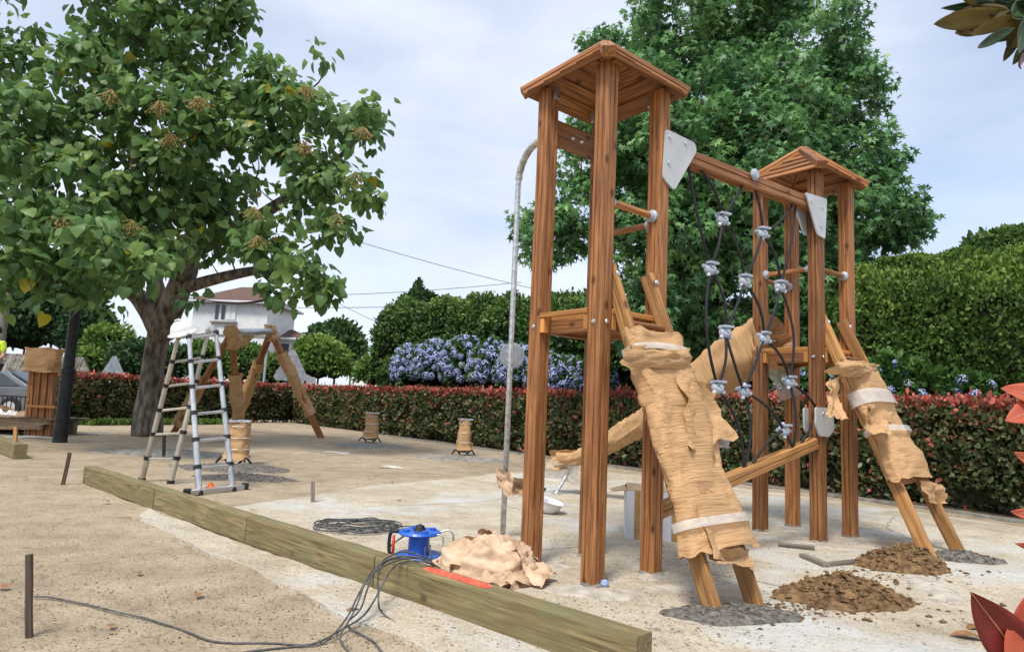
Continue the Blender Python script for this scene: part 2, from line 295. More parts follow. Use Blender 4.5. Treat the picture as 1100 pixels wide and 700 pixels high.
class MB:
    def __init__(s): s.v = []; s.f = []
    def add(s, vs, fs):
        n = len(s.v); s.v += [V(v) for v in vs]; s.f += [tuple(i+n for i in f) for f in fs]; return s
    def box(s, c, d, rot=0, M=None):
        hx, hy, hz = d[0]/2, d[1]/2, d[2]/2; R_ = M or Matrix.Rotation(rot, 3, 'Z'); c = V(c)
        b = min(hx, hy, hz) * .12
        vs = []
        # chamfered box (vertical & horizontal edges): 24 verts
        for sx in (-1, 1):
            for sy in (-1, 1):
                for sz in (-1, 1):
                    vs += [c + R_ @ V((sx*hx, sy*(hy-b), sz*(hz-b))), c + R_ @ V((sx*(hx-b), sy*hy, sz*(hz-b))), c + R_ @ V((sx*(hx-b), sy*(hy-b), sz*hz))]
        I = lambda sx, sy, sz, k: (((sx > 0)*2 + (sy > 0))*2 + (sz > 0))*3 + k
        fs = []
        for a in (-1, 1):
            fs.append((I(a, -1, -1, 0), I(a, 1, -1, 0), I(a, 1, 1, 0), I(a, -1, 1, 0)))
            fs.append((I(-1, a, -1, 1), I(1, a, -1, 1), I(1, a, 1, 1), I(-1, a, 1, 1)))
            fs.append((I(-1, -1, a, 2), I(1, -1, a, 2), I(1, 1, a, 2), I(-1, 1, a, 2)))
            for e in (-1, 1):
                fs.append((I(a, e, -1, 0), I(a, e, 1, 0), I(a, e, 1, 1), I(a, e, -1, 1)))
                fs.append((I(a, -1, e, 0), I(a, 1, e, 0), I(a, 1, e, 2), I(a, -1, e, 2)))
                fs.append((I(-1, a, e, 1), I(1, a, e, 1), I(1, a, e, 2), I(-1, a, e, 2)))
                for q in (-1, 1): fs.append((I(a, e, q, 0), I(a, e, q, 1), I(a, e, q, 2)))
        return s.add(vs, fs)
    def tube(s, pts, r, n=8, caps=True):
        pts = [V(p) for p in pts]; rs = r if isinstance(r, (list, tuple)) else [r]*len(pts)
        vs = []; fs = []; ref = None
        for i, p in enumerate(pts):
            t = (pts[min(i+1, len(pts)-1)] - pts[max(i-1, 0)])
            t = t.normalized() if t.length > 1e-9 else V((0, 0, 1))
            if ref is None: ref = t.orthogonal().normalized()
            ref = (ref - t * ref.dot(t)); ref = ref.normalized() if ref.length > 1e-6 else t.orthogonal().normalized()
            b = t.cross(ref)
            vs += [p + (ref*math.cos(2*math.pi*k/n) + b*math.sin(2*math.pi*k/n))*rs[i] for k in range(n)]
        for i in range(len(pts)-1):
            for k in range(n): fs.append((i*n+k, i*n+(k+1) % n, (i+1)*n+(k+1) % n, (i+1)*n+k))
        if caps: fs.append(tuple(range(n))[::-1]); fs.append(tuple((len(pts)-1)*n+k for k in range(n)))
        return s.add(vs, fs)
    def lathe(s, prof, c=(0, 0, 0), axis=(0, 0, 1), n=20, start=0):
        a = V(axis).normalized(); u = a.orthogonal().normalized(); b = a.cross(u); c = V(c); vs = []; fs = []
        for r, h in prof:
            vs += [c + a*h + (u*math.cos(2*math.pi*k/n) + b*math.sin(2*math.pi*k/n))*max(r, 1e-4) for k in range(n)]
        for i in range(len(prof)-1):
            for k in range(n): fs.append((i*n+k, i*n+(k+1) % n, (i+1)*n+(k+1) % n, (i+1)*n+k))
        return s.add(vs, fs)
    def prism(s, poly, d):
        """poly: list of world points; extruded by vector d"""
        n = len(poly); vs = [V(p) for p in poly] + [V(p)+V(d) for p in poly]
        fs = [tuple(range(n))[::-1], tuple(range(n, 2*n))] + [(i, (i+1) % n, n+(i+1) % n, n+i) for i in range(n)]
        return s.add(vs, fs)
    def build(s, name, m, parent=None, M=None, smooth=False): return mesh(name, s.v, s.f, m, parent, M, smooth)

def frame(p0, p1, upv=(0, 0, 1)):
    z = (V(p1)-V(p0)).normalized(); u = V(upv)
    if abs(z.dot(u)) > .98: u = V((1, 0, 0))
    x = u.cross(z).normalized(); y = z.cross(x)
    M = Matrix((x, y, z)).transposed().to_4x4(); M.translation = V(p0); return M
def rr(w_, d_, r=.012, groove=.012, gd=.012, sides='xy'):
    """rounded rect profile with V groove in each face"""
    P = []; a, b = w_/2, d_/2
    def corner(cx, cy, t0):
        for k in range(3):
            t = t0 + k*math.pi/4; P.append((cx + r*math.cos(t), cy + r*math.sin(t)))
    corner(a-r, b-r, 0)
    if 'y' in sides: P.extend([(groove/2, b), (0, b-gd), (-groove/2, b)])
    corner(-a+r, b-r, math.pi/2)
    if 'x' in sides: P.extend([(-a, groove/2), (-a+gd, 0), (-a, -groove/2)])
    corner(-a+r, -b+r, math.pi)
    if 'y' in sides: P.extend([(-groove/2, -b), (0, -b+gd), (groove/2, -b)])
    corner(a-r, -b+r, 1.5*math.pi)
    if 'x' in sides: P.extend([(a, -groove/2), (a-gd, 0), (a, groove/2)])
    return P
def member(name, p0, p1, prof, m, parent=None, upv=(0, 0, 1), seg=1, jit=0):
    M = frame(p0, p1, upv); Ln = (V(p1)-V(p0)).length; n = len(prof); vs = []; fs = []
    for i in range(seg+1):
        ox = noise.noise(V((i*.6, p0[0], p0[1])))*jit; oy = noise.noise(V((i*.6, p0[1], 5+p0[0])))*jit
        vs += [M @ V((x+ox, y+oy, Ln*i/seg)) for x, y in prof]
    for i in range(seg):
        for k in range(n): fs.append((i*n+k, i*n+(k+1) % n, (i+1)*n+(k+1) % n, (i+1)*n+k))
    fs.append(tuple(range(n))[::-1]); fs.append(tuple(seg*n+k for k in range(n)))
    return mesh(name, vs, fs, m, parent, M)
def plank(name, p0, p1, w_, t, m, parent=None, upv=(0, 0, 1)):
    return member(name, p0, p1, rr(w_, t, min(w_, t)*.18, sides=''), m, parent, upv)
def bolt(p, d, r, parent, name='bolt', m=None):
    d = V(d).normalized()
    return MB().lathe([(0, 0), (r, 0), (r, r*.35), (r*.75, r*.75), (0, r*.85)], p, d, 12).build(name, m or G['steel'], parent, smooth=False)
def bez(pts, n=8):
    """catmull-rom"""
    P = [V(p) for p in pts]; P = [P[0]*2-P[1]] + P + [P[-1]*2-P[-2]]; o = []
    for i in range(1, len(P)-2):
        for k in range(n):
            t = k/n; a, b, c, d = P[i-1], P[i], P[i+1], P[i+2]
            o.append(.5*((2*b)+(c-a)*t+(2*a-5*b+4*c-d)*t*t+(3*b-a-3*c+d)*t**3))
    o.append(P[-2]); return o
def fbm(p, o=4): return noise.fractal(V(p), 1.0, 2.0, o)

# ---------------------------------------------------------------- leaves
LEAF = {
 'heart': (np.array([(0,0,0),(-.36,-.1,.02),(-.52,.2,.0),(-.36,.62,-.1),(0,1.02,-.28),(.36,.62,-.1),(.52,.2,.0),(.36,-.1,.02),(0,.45,.09)]), [(0,8,2,1),(8,4,3,2),(8,6,5,4),(0,7,6,8)]),
 'oval': (np.array([(0,0,0),(-.26,.35,.05),(-.2,.75,.02),(0,1,-.1),(.2,.75,.02),(.26,.35,.05)]), [(0,3,2,1),(0,5,4,3)]),
 'tri': (np.array([(0,0,0),(-.3,.5,.06),(0,1,-.08),(.3,.5,.06)]), [(0,1,2,3)]),
}
_s = [(0,0,0)]
for k in range(9):
    t = math.radians(-120 + k*30) ; r_ = (1.0 if k in (4,) else .86 if k in (2,6) else .66 if k in (0,8) else .34)
    if k % 2 == 1: r_ = .33
    _s.append((math.sin(t)*r_*.75, .22+math.cos(t)*r_*.75, -.12*r_))
LEAF['star'] = (np.array(_s), [(0,1,2,3),(0,3,4,5),(0,5,6,7),(0,7,8,9)])
def norm(a): return a/np.maximum(np.linalg.norm(a, axis=1, keepdims=True), 1e-9)
def leaf_arrays(P, A, Nn, size, tint, shape):
    T, F_ = LEAF[shape]; n = len(P); A = norm(A); X = norm(np.cross(A, Nn)); Z = np.cross(X, A)
    s = np.asarray(size).reshape(-1, 1, 1)
    v = P[:, None, :] + s*(T[None, :, 0:1]*X[:, None, :] + T[None, :, 1:2]*A[:, None, :] + T[None, :, 2:3]*Z[:, None, :])
    f = (np.array(F_)[None] + (np.arange(n)*len(T))[:, None, None]).reshape(-1, 4)
    return v.reshape(-1, 3), f, np.repeat(tint, len(T))
def leaf_mesh(name, P, A, Nn, size, tint, shape, m, parent, kind=None):
    v, f, t = leaf_arrays(P, A, Nn, size, tint, shape)
    o = mesh(name, v, f, m, parent, M=Matrix.Identity(4) if parent is None else WM[parent].copy(), tint=t)
    return o
def rnd(n): return norm(NP.normal(size=(n, 3)))

def cluster_leaves(cents, per, rad, size, shape, droop=.6, tint0=.45, tv=.22, seedclump=.25, flat=.8):
    """leaves in clumps around cluster centres: arrays P, A, N, size, tint"""
    c = np.repeat(np.asarray(cents), per, axis=0); n = len(c)
    off = rnd(n); rr_ = (NP.rand(n, 1)**.5)*rad; P = c + off*rr_*np.array([1, 1, flat])
    A = off*.9 + np.array([0, 0, -droop]) + NP.normal(size=(n, 3))*.35
    Nn = np.array([0, 0, 1.]) + NP.normal(size=(n, 3))*.5 + off*.4
    ct = np.repeat(NP.normal(size=len(cents))*seedclump*.5, per)
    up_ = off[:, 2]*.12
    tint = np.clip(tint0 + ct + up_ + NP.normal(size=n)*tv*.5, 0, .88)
    sz = size*(.5+.8*NP.rand(n))
    return P, A, Nn, sz, tint

def blob_points(blobs, n, shell=.55):
    """blobs: (px,py,rpx,Y) -> cluster points in 3D ellipsoid volumes"""
    B = []
    for b in blobs:
        c = at(b[0], b[1], b[3]); B.append((c.x, c.y, c.z, b[2]*b[3]/F))
    B = np.array(B); wt = B[:, 3]**2; idx = NP.choice(len(B), n, p=wt/wt.sum())
    d = rnd(n); r = B[idx, 3:4]*(shell+(1-shell)*NP.rand(n, 1)**.7)
    return B[idx, :3] + d*r*np.array([1, 1, .92])

def branches(limbs, pts, parent, name='branches', m=None, r0=.03, minz=None):
    """connect each cluster point to the nearest skeleton node by a bent twig"""
    mb = MB(); nodes = []
    for pl in limbs:
        q = bez(pl, 6)
        for p in q: nodes.append(p)
    arr = np.array([tuple(p) for p in nodes])
    base = arr.mean(axis=0)
    order = np.argsort([np.min(np.linalg.norm(arr-p, axis=1)) for p in pts])
    for i in order:
        p = V(pts[i]); d = np.linalg.norm(arr-np.array(tuple(p)), axis=1); d = d + np.maximum(0, arr[:, 2]-p.z)*1.2
        j = int(np.argmin(d)); q = V(arr[j]); L_ = (p-q).length
        mid = (p+q)/2 + V((R.gauss(0, .08), R.gauss(0, .08), -.06))*L_
        line = bez([q, mid, p], 3); rr_ = min(r0, .008+L_*.018)
        mb.tube(line, [rr_*(1-.75*k/(len(line)-1)) for k in range(len(line))], 5, caps=False)
        arr = np.vstack([arr, [tuple(x) for x in line[2:]]])
    return mb.build(name, m or G['twig'], parent, M=WM[parent].copy(), smooth=True)

def limb_mesh(limbs, parent, name, m):
    mb = MB()
    for pl, rs in limbs:
        q = bez(pl, 7); n = len(q); rad = []
        for i in range(n):
            t = i/(n-1)*(len(rs)-1); k = min(int(t), len(rs)-2); rad.append((rs[k]*(1-(t-k))+rs[k+1]*(t-k))*(1+.10*noise.noise(q[i]*2.3)))
        mb.tube(q, rad, 14)
    o = mb.build(name, m, parent, M=WM[parent].copy(), smooth=True); return o

# ================================================================ SETTING
# ground: one sheet out to the horizon, finely stepped near the camera
def inpoly(x, y, P):
    c = False; n = len(P)
    for i in range(n):
        x1, y1 = P[i]; x2, y2 = P[(i+1) % n]
        if (y1 > y) != (y2 > y) and x < (x2-x1)*(y-y1)/(y2-y1)+x1: c = not c
    return c
SLZ = .02
SL = [V((-2.25, 5.75, 0)), V((-2.6, 6.5, 0)), V((-1.6, 8.6, 0)), V((.25, 11.2, 0)), V((1.5, 12.0, 0)), V((2.6, 11.3, 0)), V((4.6, 9.0, 0)), V((5.7, 7.6, 0)), V((8.5, 3.9, 0)), V((8.5, 1.0, 0)), V((2.2, 1.0, 0)), V((.62, 2.86, 0))]
slp = [(p.x, p.y) for p in SL]
def axis(lo, hi, a, b, st):
    xs = list(np.arange(a, b+1e-6, st)); s = st; x = b
    while x < hi: s *= 1.35; x += s; xs.append(x)
    s = st; x = a; l = []
    while x > lo: s *= 1.35; x -= s; l.append(x)
    return l[::-1]+xs
xs = axis(-900, 900, -10, 9, .085); ys = axis(-300, 1400, 1, 14, .085)
gv = []; 
for y in ys:
    for x in xs:
        z = 0.0
        if -13 < x < 12 and -2 < y < 17:
            z = .012*fbm((x*1.1, y*1.1, 0), 4) + .006*fbm((x*5, y*5, 3), 3)
            z = max(-.03, min(.016, z))
            if inpoly(x, y, slp): z = -.02
        gv.append((x, y, z))
nx = len(xs); gf = [(j*nx+i, j*nx+i+1, (j+1)*nx+i+1, (j+1)*nx+i) for j in range(len(ys)-1) for i in range(nx-1)]
tag(mesh('ground', gv, gf, G['ground'], M=Matrix.Identity(4), smooth=True), kind='structure')

def sheet(name, pts, z, m, thick=.03, jit=.05, kind='structure'):
    P = []
    for i in range(len(pts)):
        a, b = pts[i], pts[(i+1) % len(pts)]; n = max(2, int((b-a).length/.12))
        for k in range(n):
            q = a.lerp(b, k/n); q = q + V((noise.noise(q*2.1), noise.noise(q*2.1+V((9, 0, 0))), 0))*jit + V((noise.noise(q*9), noise.noise(q*9+V((4, 0, 0))), 0))*jit*.4; P.append(V((q.x, q.y, z)))
    mb = MB(); mb.prism(P, (0, 0, -thick)); o = mb.build(name, m, M=Matrix.Identity(4)); return tag(o, kind=kind) if kind else o
sheet('concrete_slab', SL, SLZ, G['slab'], .05, .07)
# footing strip in front of the sleepers
st_ = [gr(*p) for p in ((160, 548), (252, 583), (390, 632), (560, 690), (760, 740), (700, 800), (560, 760), (452, 703), (398, 674), (320, 639), (235, 601), (153, 564))]
sheet('concrete_footing', st_, .021, G['slab'], .06, .05)
def crack(pts, wd):
    q = [V(p)+V((noise.noise(V(p)*5), noise.noise(V(p)*5+V((7, 0, 0))), 0))*.05 for p in bez(pts, 14)]; P = []; Q = []
    for i, p in enumerate(q):
        t = (q[min(i+1, len(q)-1)]-q[max(i-1, 0)]).normalized(); sd_ = V((-t.y, t.x, 0))*wd*(.5+.5*abs(noise.noise(p*9))); P.append(zz0(p+sd_)); Q.append(zz0(p-sd_))
    n = len(P); tag(mesh('slab_crack', P+Q, [(i, i+1, n+i+1, n+i) for i in range(n-1)], G['core2'], M=Matrix.Identity(4)), kind='structure')
zz0 = lambda v: V((v.x, v.y, SLZ+.0025))
G['core2'] = mat('dark_crack', (.12, .10, .08), (.2, .17, .13), scale=30, rough=1)
for pl_ in (((770, 560), (840, 556), (900, 560), (960, 572)), ((560, 596), (620, 590), (700, 588), (790, 600)), ((430, 545), (520, 540), (590, 530)), ((860, 640), (800, 625), (740, 618)), ((960, 556), (955, 570), (990, 585))):
    crack([gr(*p) for p in pl_], .006)
# soil strip under hedge, road behind it
HD = [V((-12.6, 19.4, 0)), V((-11.6, 21.6, 0)), V((-8.7, 27.3, 0)), V((-3.8, 21.2, 0)), V((.6, 15.5, 0)), V((2.75, 12.75, 0)), V((5.2, 9.75, 0)), V((6.3, 8.15, 0)), V((9.5, 4.0, 0))]
def offs(line, d):
    o = []
    for i, p in enumerate(line):
        t = (line[min(i+1, len(line)-1)]-line[max(i-1, 0)]).normalized(); o.append(p + V((-t.y, t.x, 0))*d)
    return o
sheet('planting_soil', HD[2:] + offs(HD[2:], 1.6)[::-1], .012, G['soil'], .03, .12)
kb = offs(HD[3:], -.32)
mb = MB()
for a, b in zip(kb[:-1], kb[1:]):
    n = max(1, int((b-a).length/1.0)); t = (b-a).normalized(); sd_ = V((-t.y, t.x, 0))*.045
    for k in range(n):
        p, q = a.lerp(b, k/n)+t*.004, a.lerp(b, (k+1)/n)-t*.004
        mb.prism([p-sd_, q-sd_, q+sd_, p+sd_], (0, 0, .035))
tag(mb.build('edging_kerb', G['drycon'], M=Matrix.Identity(4)), kind='structure')
sheet('road', [V((-60, 18, 0)), V((-14.2, 22, 0)), V((-9.2, 30.5, 0)), V((-3, 24, 0)), V((3, 16.5, 0)), V((12, 6, 0)), V((22, 8, 0)), V((8, 26, 0)), V((-8, 44, 0)), V((-60, 36, 0))], .012, G['asphalt'], .04, 0)

# ================================================================ PLAY STRUCTURE
PS = empty('play_structure', 'tall brown wooden climbing frame with two small-roofed towers joined by a rope net', 'climbing frame', (1.6, 5.3, SLZ))
def tw(cx, cy, a, q): 
    return [V((cx+q*(i*math.cos(a)-j*math.sin(a)), cy+q*(i*math.sin(a)+j*math.cos(a)), 0)) for i, j in ((-1, 0), (0, -1), (1, 0), (0, 1))]
T1 = dict(c=V((.6023, 4.7169, 0)), a=-.0887); T2 = dict(c=V((2.8462, 6.508, 0)), a=-.1365)
Q = .5735/math.sqrt(2); PW = .112
for T in (T1, T2): T['p'] = tw(T['c'].x, T['c'].y, T['a'], Q)
def post_profile(w_, r=.012, g=.011, gd=.012, o1=.021):
    P = []; a = w_/2
    for q in range(4):
        M = Matrix.Rotation(q*math.pi/2, 2)
        side_ = []
        for k in range(3):
            t = -math.pi/4*2 + k*math.pi/4; side_.append((a-r+r*math.cos(t), -a+r+r*math.sin(t)))
        for oy in (-o1, o1): side_ += [(a, oy-g/2), (a-gd, oy), (a, oy+g/2)]
        P += [tuple(M @ V(p)) for p in side_]
    return P
post_prof = post_profile(PW)
def zz(v, z): return V((v.x, v.y, z))
def tower(T, idx):
    A, B, C_, D = T['p']; a = T['a']; sq = V((math.cos(a+math.pi/4), math.sin(a+math.pi/4), 0))
    for p in T['p']:
        po = member('post', zz(p, -.1), zz(p, 3.41), post_prof, G['orange'], PS, upv=sq, seg=6, jit=.004)
    c = T['c']
    # pyramid roof: four faces of planks, hip beams
    q = .585; E_ = tw(c.x, c.y, a, q); ze, za = 3.375, 3.745; ap = zz(c, za)
    rf = MB().lathe([(.0, -.05), (.05, -.05), (.06, 0.02), (.045, .05), (0, .055)], ap, (0, 0, 1), 8).build('roof', G['orange'], PS)
    cor = [zz(e, ze) for e in E_]
    for k in range(4):
        e0, e1 = cor[k], cor[(k+1) % 4]; nrm = (e1-e0).cross(ap-e0).normalized()
        if nrm.z < 0: nrm = -nrm
        npk = 5
        for j in range(npk):
            t0, t1 = j/npk, min(.97, (j+1)/npk+.025)
            a0, a1, b0, b1 = e0.lerp(ap, t0)+nrm*.014, e1.lerp(ap, t0)+nrm*.014, e0.lerp(ap, t1)-nrm*.003, e1.lerp(ap, t1)-nrm*.003
            mid0, mid1 = (a0+b0)/2, (a1+b1)/2
            M = frame(mid0, mid1, nrm)
            o = MB().prism([a0, a1, b1, b0], nrm*.018)
            mesh('roof_plank', o.v, o.f, G['orange'], rf, M)
        # battens along the slope on the top side
        for tt in (.22, .5, .78):
            s0 = e0.lerp(e1, tt)+nrm*.023; top = s0.lerp(ap + (e0.lerp(e1, tt)-(e0+e1)/2)*1.0 + nrm*.023, 1-abs(tt-.5)*2 if tt != .5 else .96)
        hb = member('hip_beam', cor[k]+(cor[k]-zz(c, ze))*.03+V((0, 0, .026)), ap+V((0, 0, .026)), rr(.095, .07, .01, .010, .006), G['orange'], rf)
    # inner beams under the roof carrying it, and metal brackets on posts
    for k in range(4):
        p0, p1 = T['p'][k], T['p'][(k+1) % 4]; t = (p1-p0).normalized()
        br = MB().box(zz(p0, 3.37)+t*(PW/2+.022), (.05, .035, .09), math.atan2(t.y, t.x)).build('roof_bracket', G['steel'], PS)
    # platform: deck on a frame of beams between the posts
    zd = 1.745
    de = []
    out_ = [ (p-c).normalized()*.015 for p in T['p']]
    t = (B-A).normalized(); u = (C_-B).normalized(); n_ = 5; span = .5735-.118
    o0 = c - t*(.5735/2+.045) 
    dk = MB()
    for j in range(n_):
        wj = (.5735-.12)/n_; cc = c - u*(.5735/2-.06) + u*wj*(j+.5)
        dk.box(zz(cc, zd-.0175), (.5735+.05, wj-.006, .035), math.atan2(t.y, t.x))
    dk = dk.build('platform', G['deck'], PS)
    for (p0, p1) in ((A, B), (B, C_), (C_, D), (D, A)):
        d = (p1-p0).normalized(); nrm = V((d.y, -d.x, 0))
        if nrm.dot((p0+p1)/2-c) < 0: nrm = -nrm
        inn = .075 if (p0 is A or p0 is B) else 0.0
        plank('platform_beam', zz(p0+d*(PW/2+.001 if not inn else .02+.05*(p0 is B)), zd-.085)-nrm*inn, zz(p1-d*(PW/2+.001 if not inn else .02+.045*(p0 is A)), zd-.085)-nrm*inn, .035, .10, G['orange'], PS, upv=(0, 0, 1))
        if inn:
            for s_ in (0, 1):
                q = (p0+d*(PW/2+.022)) if s_ == 0 else (p1-d*(PW/2+.022))
                MB().box(zz(q, zd-.087)+nrm*.03, (.036, .05, .10), math.atan2(d.y, d.x)).build('platform_block', G['deck'], PS)
    for (p0, p1) in ((A, B), (B, C_)):
        d = (p1-p0).normalized(); nrm = V((d.y, -d.x, 0))
        plank('platform_edge', zz(p0+d*(PW/2+.003), zd-.016)+nrm*.046, zz(p1-d*(PW/2+.003), zd-.016)+nrm*.046, .03, .036, G['deck'], PS, upv=(0, 0, 1))
    # bolts on posts at platform level
    for p in (A, B, C_):
        for d in ((B-A).normalized(), (C_-B).normalized()):
            n2 = V((d.y, -d.x, 0))
            bolt(zz(p, zd-.09)+n2*(PW/2), n2, .016, PS)
tower(T1, 1); tower(T2, 2)
A, B, C1, D = T1['p']; E2, G2, H2, F2 = T2['p']
# grab rails with round flanges
def rail(p0, p1, z, r=.024):
    d = (p1-p0).normalized(); a, b = zz(p0+d*PW/2, z), zz(p1-d*PW/2, z)
    M = frame(a, b); prof = [(r*math.cos(k*math.pi/6), r*math.sin(k*math.pi/6)) for k in range(12)]
    o = member('grab_rail', a, b, prof, G['orange'], PS)
    for q, s_ in ((a, d), (b, -d)): MB().lathe([(.0, 0), (.045, 0), (.045, .012), (.03, .022), (.03, .04), (.02, .045), (0, .045)], q, s_, 16).build('rail_flange', G['clamp'], o, smooth=False)
rail(B, C1, 2.47); rail(D, C1, 2.43); rail(E2, G2, 2.48); rail(G2, H2, 2.48); rail(F2, E2, 2.44)
# board near the roof of the first tower
d = (D-A).normalized(); nrm = V((-d.y, d.x, 0))
bd = plank('crossboard', zz(A+d*.058, 3.12), zz(D-d*.058, 3.12), .03, .20, G['orange'], PS)
for s_ in (.42, .58): bolt(zz(A.lerp(D, s_), 3.12)-nrm*.016, -nrm, .018, bd)
# top and bottom beams of the net
dv = (G2-C1); dd = dv.normalized(); nb = V((dd.y, -dd.x, 0))       # nb faces the camera side
a0, a1 = zz(C1+dd*.085, 2.99), zz(G2-dd*.085, 3.055)
TB = member('net_beam', a0, a1, rr(.10, .115, .012, .012, .012), G['orange'], PS)
b0, b1 = zz(C1+dd*.06, .42), zz(G2-dd*.07, .88)
BB = member('net_beam', b0, b1, rr(.09, .10, .012, .012, .012), G['rail'], PS)
def on_plane(x, y, off=0.0):
    p0 = C1 + nb*off; d = ray(x, y); t = (p0-CAM).dot(nb)/d.dot(nb); return CAM + d*t
def plate(px, off, m=G['hdpe'], th=.014, bolts=(), holes=()):
    P = [on_plane(x, y, off) for x, y in px]; c = sum(P, V())/len(P)
    # round the corners
    Rn = []
    n = len(P)
    for i in range(n):
        a, b, c_ = P[i-1], P[i], P[(i+1) % n]
        l1 = min(.028, (a-b).length*.4); l2 = min(.028, (c_-b).length*.4); u = b+(a-b).normalized()*l1; v_ = b+(c_-b).normalized()*l2
        for k in range(4):
            t = k/3; Rn.append(u*(1-t)**2 + b*2*t*(1-t) + v_*t*t)
    o = MB().prism(Rn, nb*th).build('joint_plate', m, PS)
    for x, y in bolts: bolt(on_plane(x, y, off+th), nb, .014, o)
    return o
plate([(714, 139), (745, 154), (747, 163), (723, 205), (711, 192)], .058, bolts=((719, 147), (736, 154), (718, 175)))
plate([(864, 207), (887, 214), (885, 257), (877, 252)], .058, bolts=((871, 216), (883, 223), (882, 243)))
plate([(851, 218), (864, 210), (873, 258), (862, 250)], -.075)
plate([(875, 437), (893, 438), (895, 461), (889, 469), (879, 468), (875, 456)], .058, bolts=((884, 444),))
plate([(862, 438), (870, 438), (870, 466), (863, 462)], -.075)
# net ropes and clamps, in the plane between the beams
NN = {k: on_plane(*v) for k, v in dict(n1=(776, 236), n2=(819, 251), n3=(763, 289), n4=(800, 302), n5=(838, 308), n6=(779, 357), n7=(821, 363), n8=(771, 416), n9=(799, 420), n10=(848, 410), n11=(842, 462)).items()}
NB = dict(t1=(738, 172), t2=(748, 178), t3=(799, 196), t4=(810, 200), t5=(852, 218), t6=(855, 218), b1=(799, 505), b2=(806, 502), b3=(852, 482), b4=(858, 479), g1=(876, 437), g2=(872, 455))
for k, v in NB.items(): NN[k] = on_plane(*v)
for a, b, bow in (('t1', 'n3', -.06), ('t2', 'n1', .03), ('t3', 'n1', -.02), ('t4', 'n2', -.02), ('t5', 'n2', .02), ('t6', 'n5', -.01), ('n1', 'n3', -.01), ('n1', 'n4', .02), ('n2', 'n4', -.02), ('n2', 'n5', .03),
                  ('n3', 'n8', -.14), ('n3', 'n6', .04), ('n4', 'n6', -.02), ('n4', 'n7', .03), ('n5', 'n10', .09), ('n5', 'n7', -.02), ('n6', 'n9', -.05), ('n6', 'n8', .01), ('n7', 'n9', -.03), ('n7', 'n10', .03),
                  ('n8', 'b1', .06), ('n9', 'n11', .03), ('n9', 'b1', .05), ('n10', 'g1', .0), ('n10', 'b3', .02), ('n11', 'b3', -.03), ('n11', 'b2', -.07), ('g2', 'b4', -.02)):
    p, q = NN[a], NN[b]; t = (q-p).normalized(); side = t.cross(nb)
    if side.dot(dd) < 0: side = -side
    mids = [p.lerp(q, f) + side*bow*math.sin(math.pi*f) + nb*.03*math.sin(math.pi*f) for f in (.25, .5, .75)]
    MB().tube(bez([p]+mids+[q], 5), .0115, 8).build('net_rope', G['rope'], PS, smooth=True)
def clamp(p, tilt=0):
    # two cross-ribbed half shells screwed together
    ax = (V((-.25, -.5, .35))+nb).normalized(); o = MB().lathe([(0, -.035), (.03, -.033), (.046, -.018), (.05, -.004), (.044, 0), (.05, .004), (.046, .018), (.03, .033), (0, .035)], p, ax, 14).build('rope_clamp', G['clamp'], PS, smooth=False)
    u = ax.orthogonal().normalized(); v_ = ax.cross(u)
    mb = MB()
    for k in range(4):
        an = k*math.pi/2+.4+tilt; dr = u*math.cos(an)+v_*math.sin(an); mb.tube([p+dr*.03, p+dr*.068], [.019, .015], 8)
    mb.box(p+V((0, 0, .045))+nb*.02, (.10, .05, .018), math.atan2(dd.y, dd.x)+R.uniform(-.3, .3))
    mb.build('clamp_arms', G['clamp'], o)
    bolt(p+ax*.034, ax, .013, o)
for i, k in enumerate(['n1', 'n2', 'n3', 'n4', 'n5', 'n6', 'n7', 'n8', 'n9', 'n10', 'n11']): clamp(NN[k], R.uniform(-.4, .4))
cp = on_plane(810, 188, .06)
MB().lathe([(0, 0), (.05, 0), (.05, .015), (.03, .03), (0, .03)], cp, nb, 16).build('beam_clamp', G['clamp'], PS)
# ladders of the two towers
def ladder_rails(T, p, q, f1, f2, name='ladder_rail'):
    d = (q-p).normalized(); n2 = V((d.y, -d.x, 0))
    tops = [zz(p+d*.085+n2*.01, 1.98), zz(q-d*.085+n2*.01, 1.98)]; feet = [V(f1), V(f2)]
    ol = []
    for t_, f_ in zip(tops, feet):
        prof = rr(.045, .115, .02, .01, .006)
        o = member('ladder_rail', f_+V((0, 0, -.03)), t_+(t_-f_).normalized()*.06, prof, G['rail'], PS, upv=n2, seg=4, jit=.003)
        bolt(t_+(d if f_ == feet[0] else -d)*0+n2*.055, n2, .018, o); ol.append(o)
    for k in range(1, 8):
        t = k/8.4; z0 = feet[0].lerp(tops[0], t); z1 = feet[1].lerp(tops[1], t)
        if k not in (7, ): continue
        r = .02; member('ladder_rung', z0, z1, [(r*math.cos(a*math.pi/5), r*math.sin(a*math.pi/5)) for a in range(10)], G['orange'], PS)
    return tops, feet
L1 = ladder_rails(T1, B, C1, gr(769, 660, .02), gr(812, 648, .02))
L2 = ladder_rails(T2, G2, H2, gr(1003, 605, .02), gr(1032, 594, .02))
# fireman's pole with arched top
pb = V((0.0, 5.65, 0)); at_ = A.lerp(D, .5); dr = (zz(pb, 0)-at_).normalized()
zt = 3.28
arc = [zz(pb, 0), zz(pb, zt-.32)]; 
for k in range(1, 7):
    t = k/6*math.pi/2; arc.append(zz(pb, zt-.28)+V((0, 0, math.sin(t)*.28)) - dr*(1-math.cos(t))*.28)
arc += [zz(at_, zt-.02)+dr*.3, zz(at_, zt-.15)+dr*.03]
pl = MB().tube([arc[0], arc[0].lerp(arc[1], .5)]+arc[1:], .024, 12).build('fire_pole', G['galv'], PS, smooth=True)
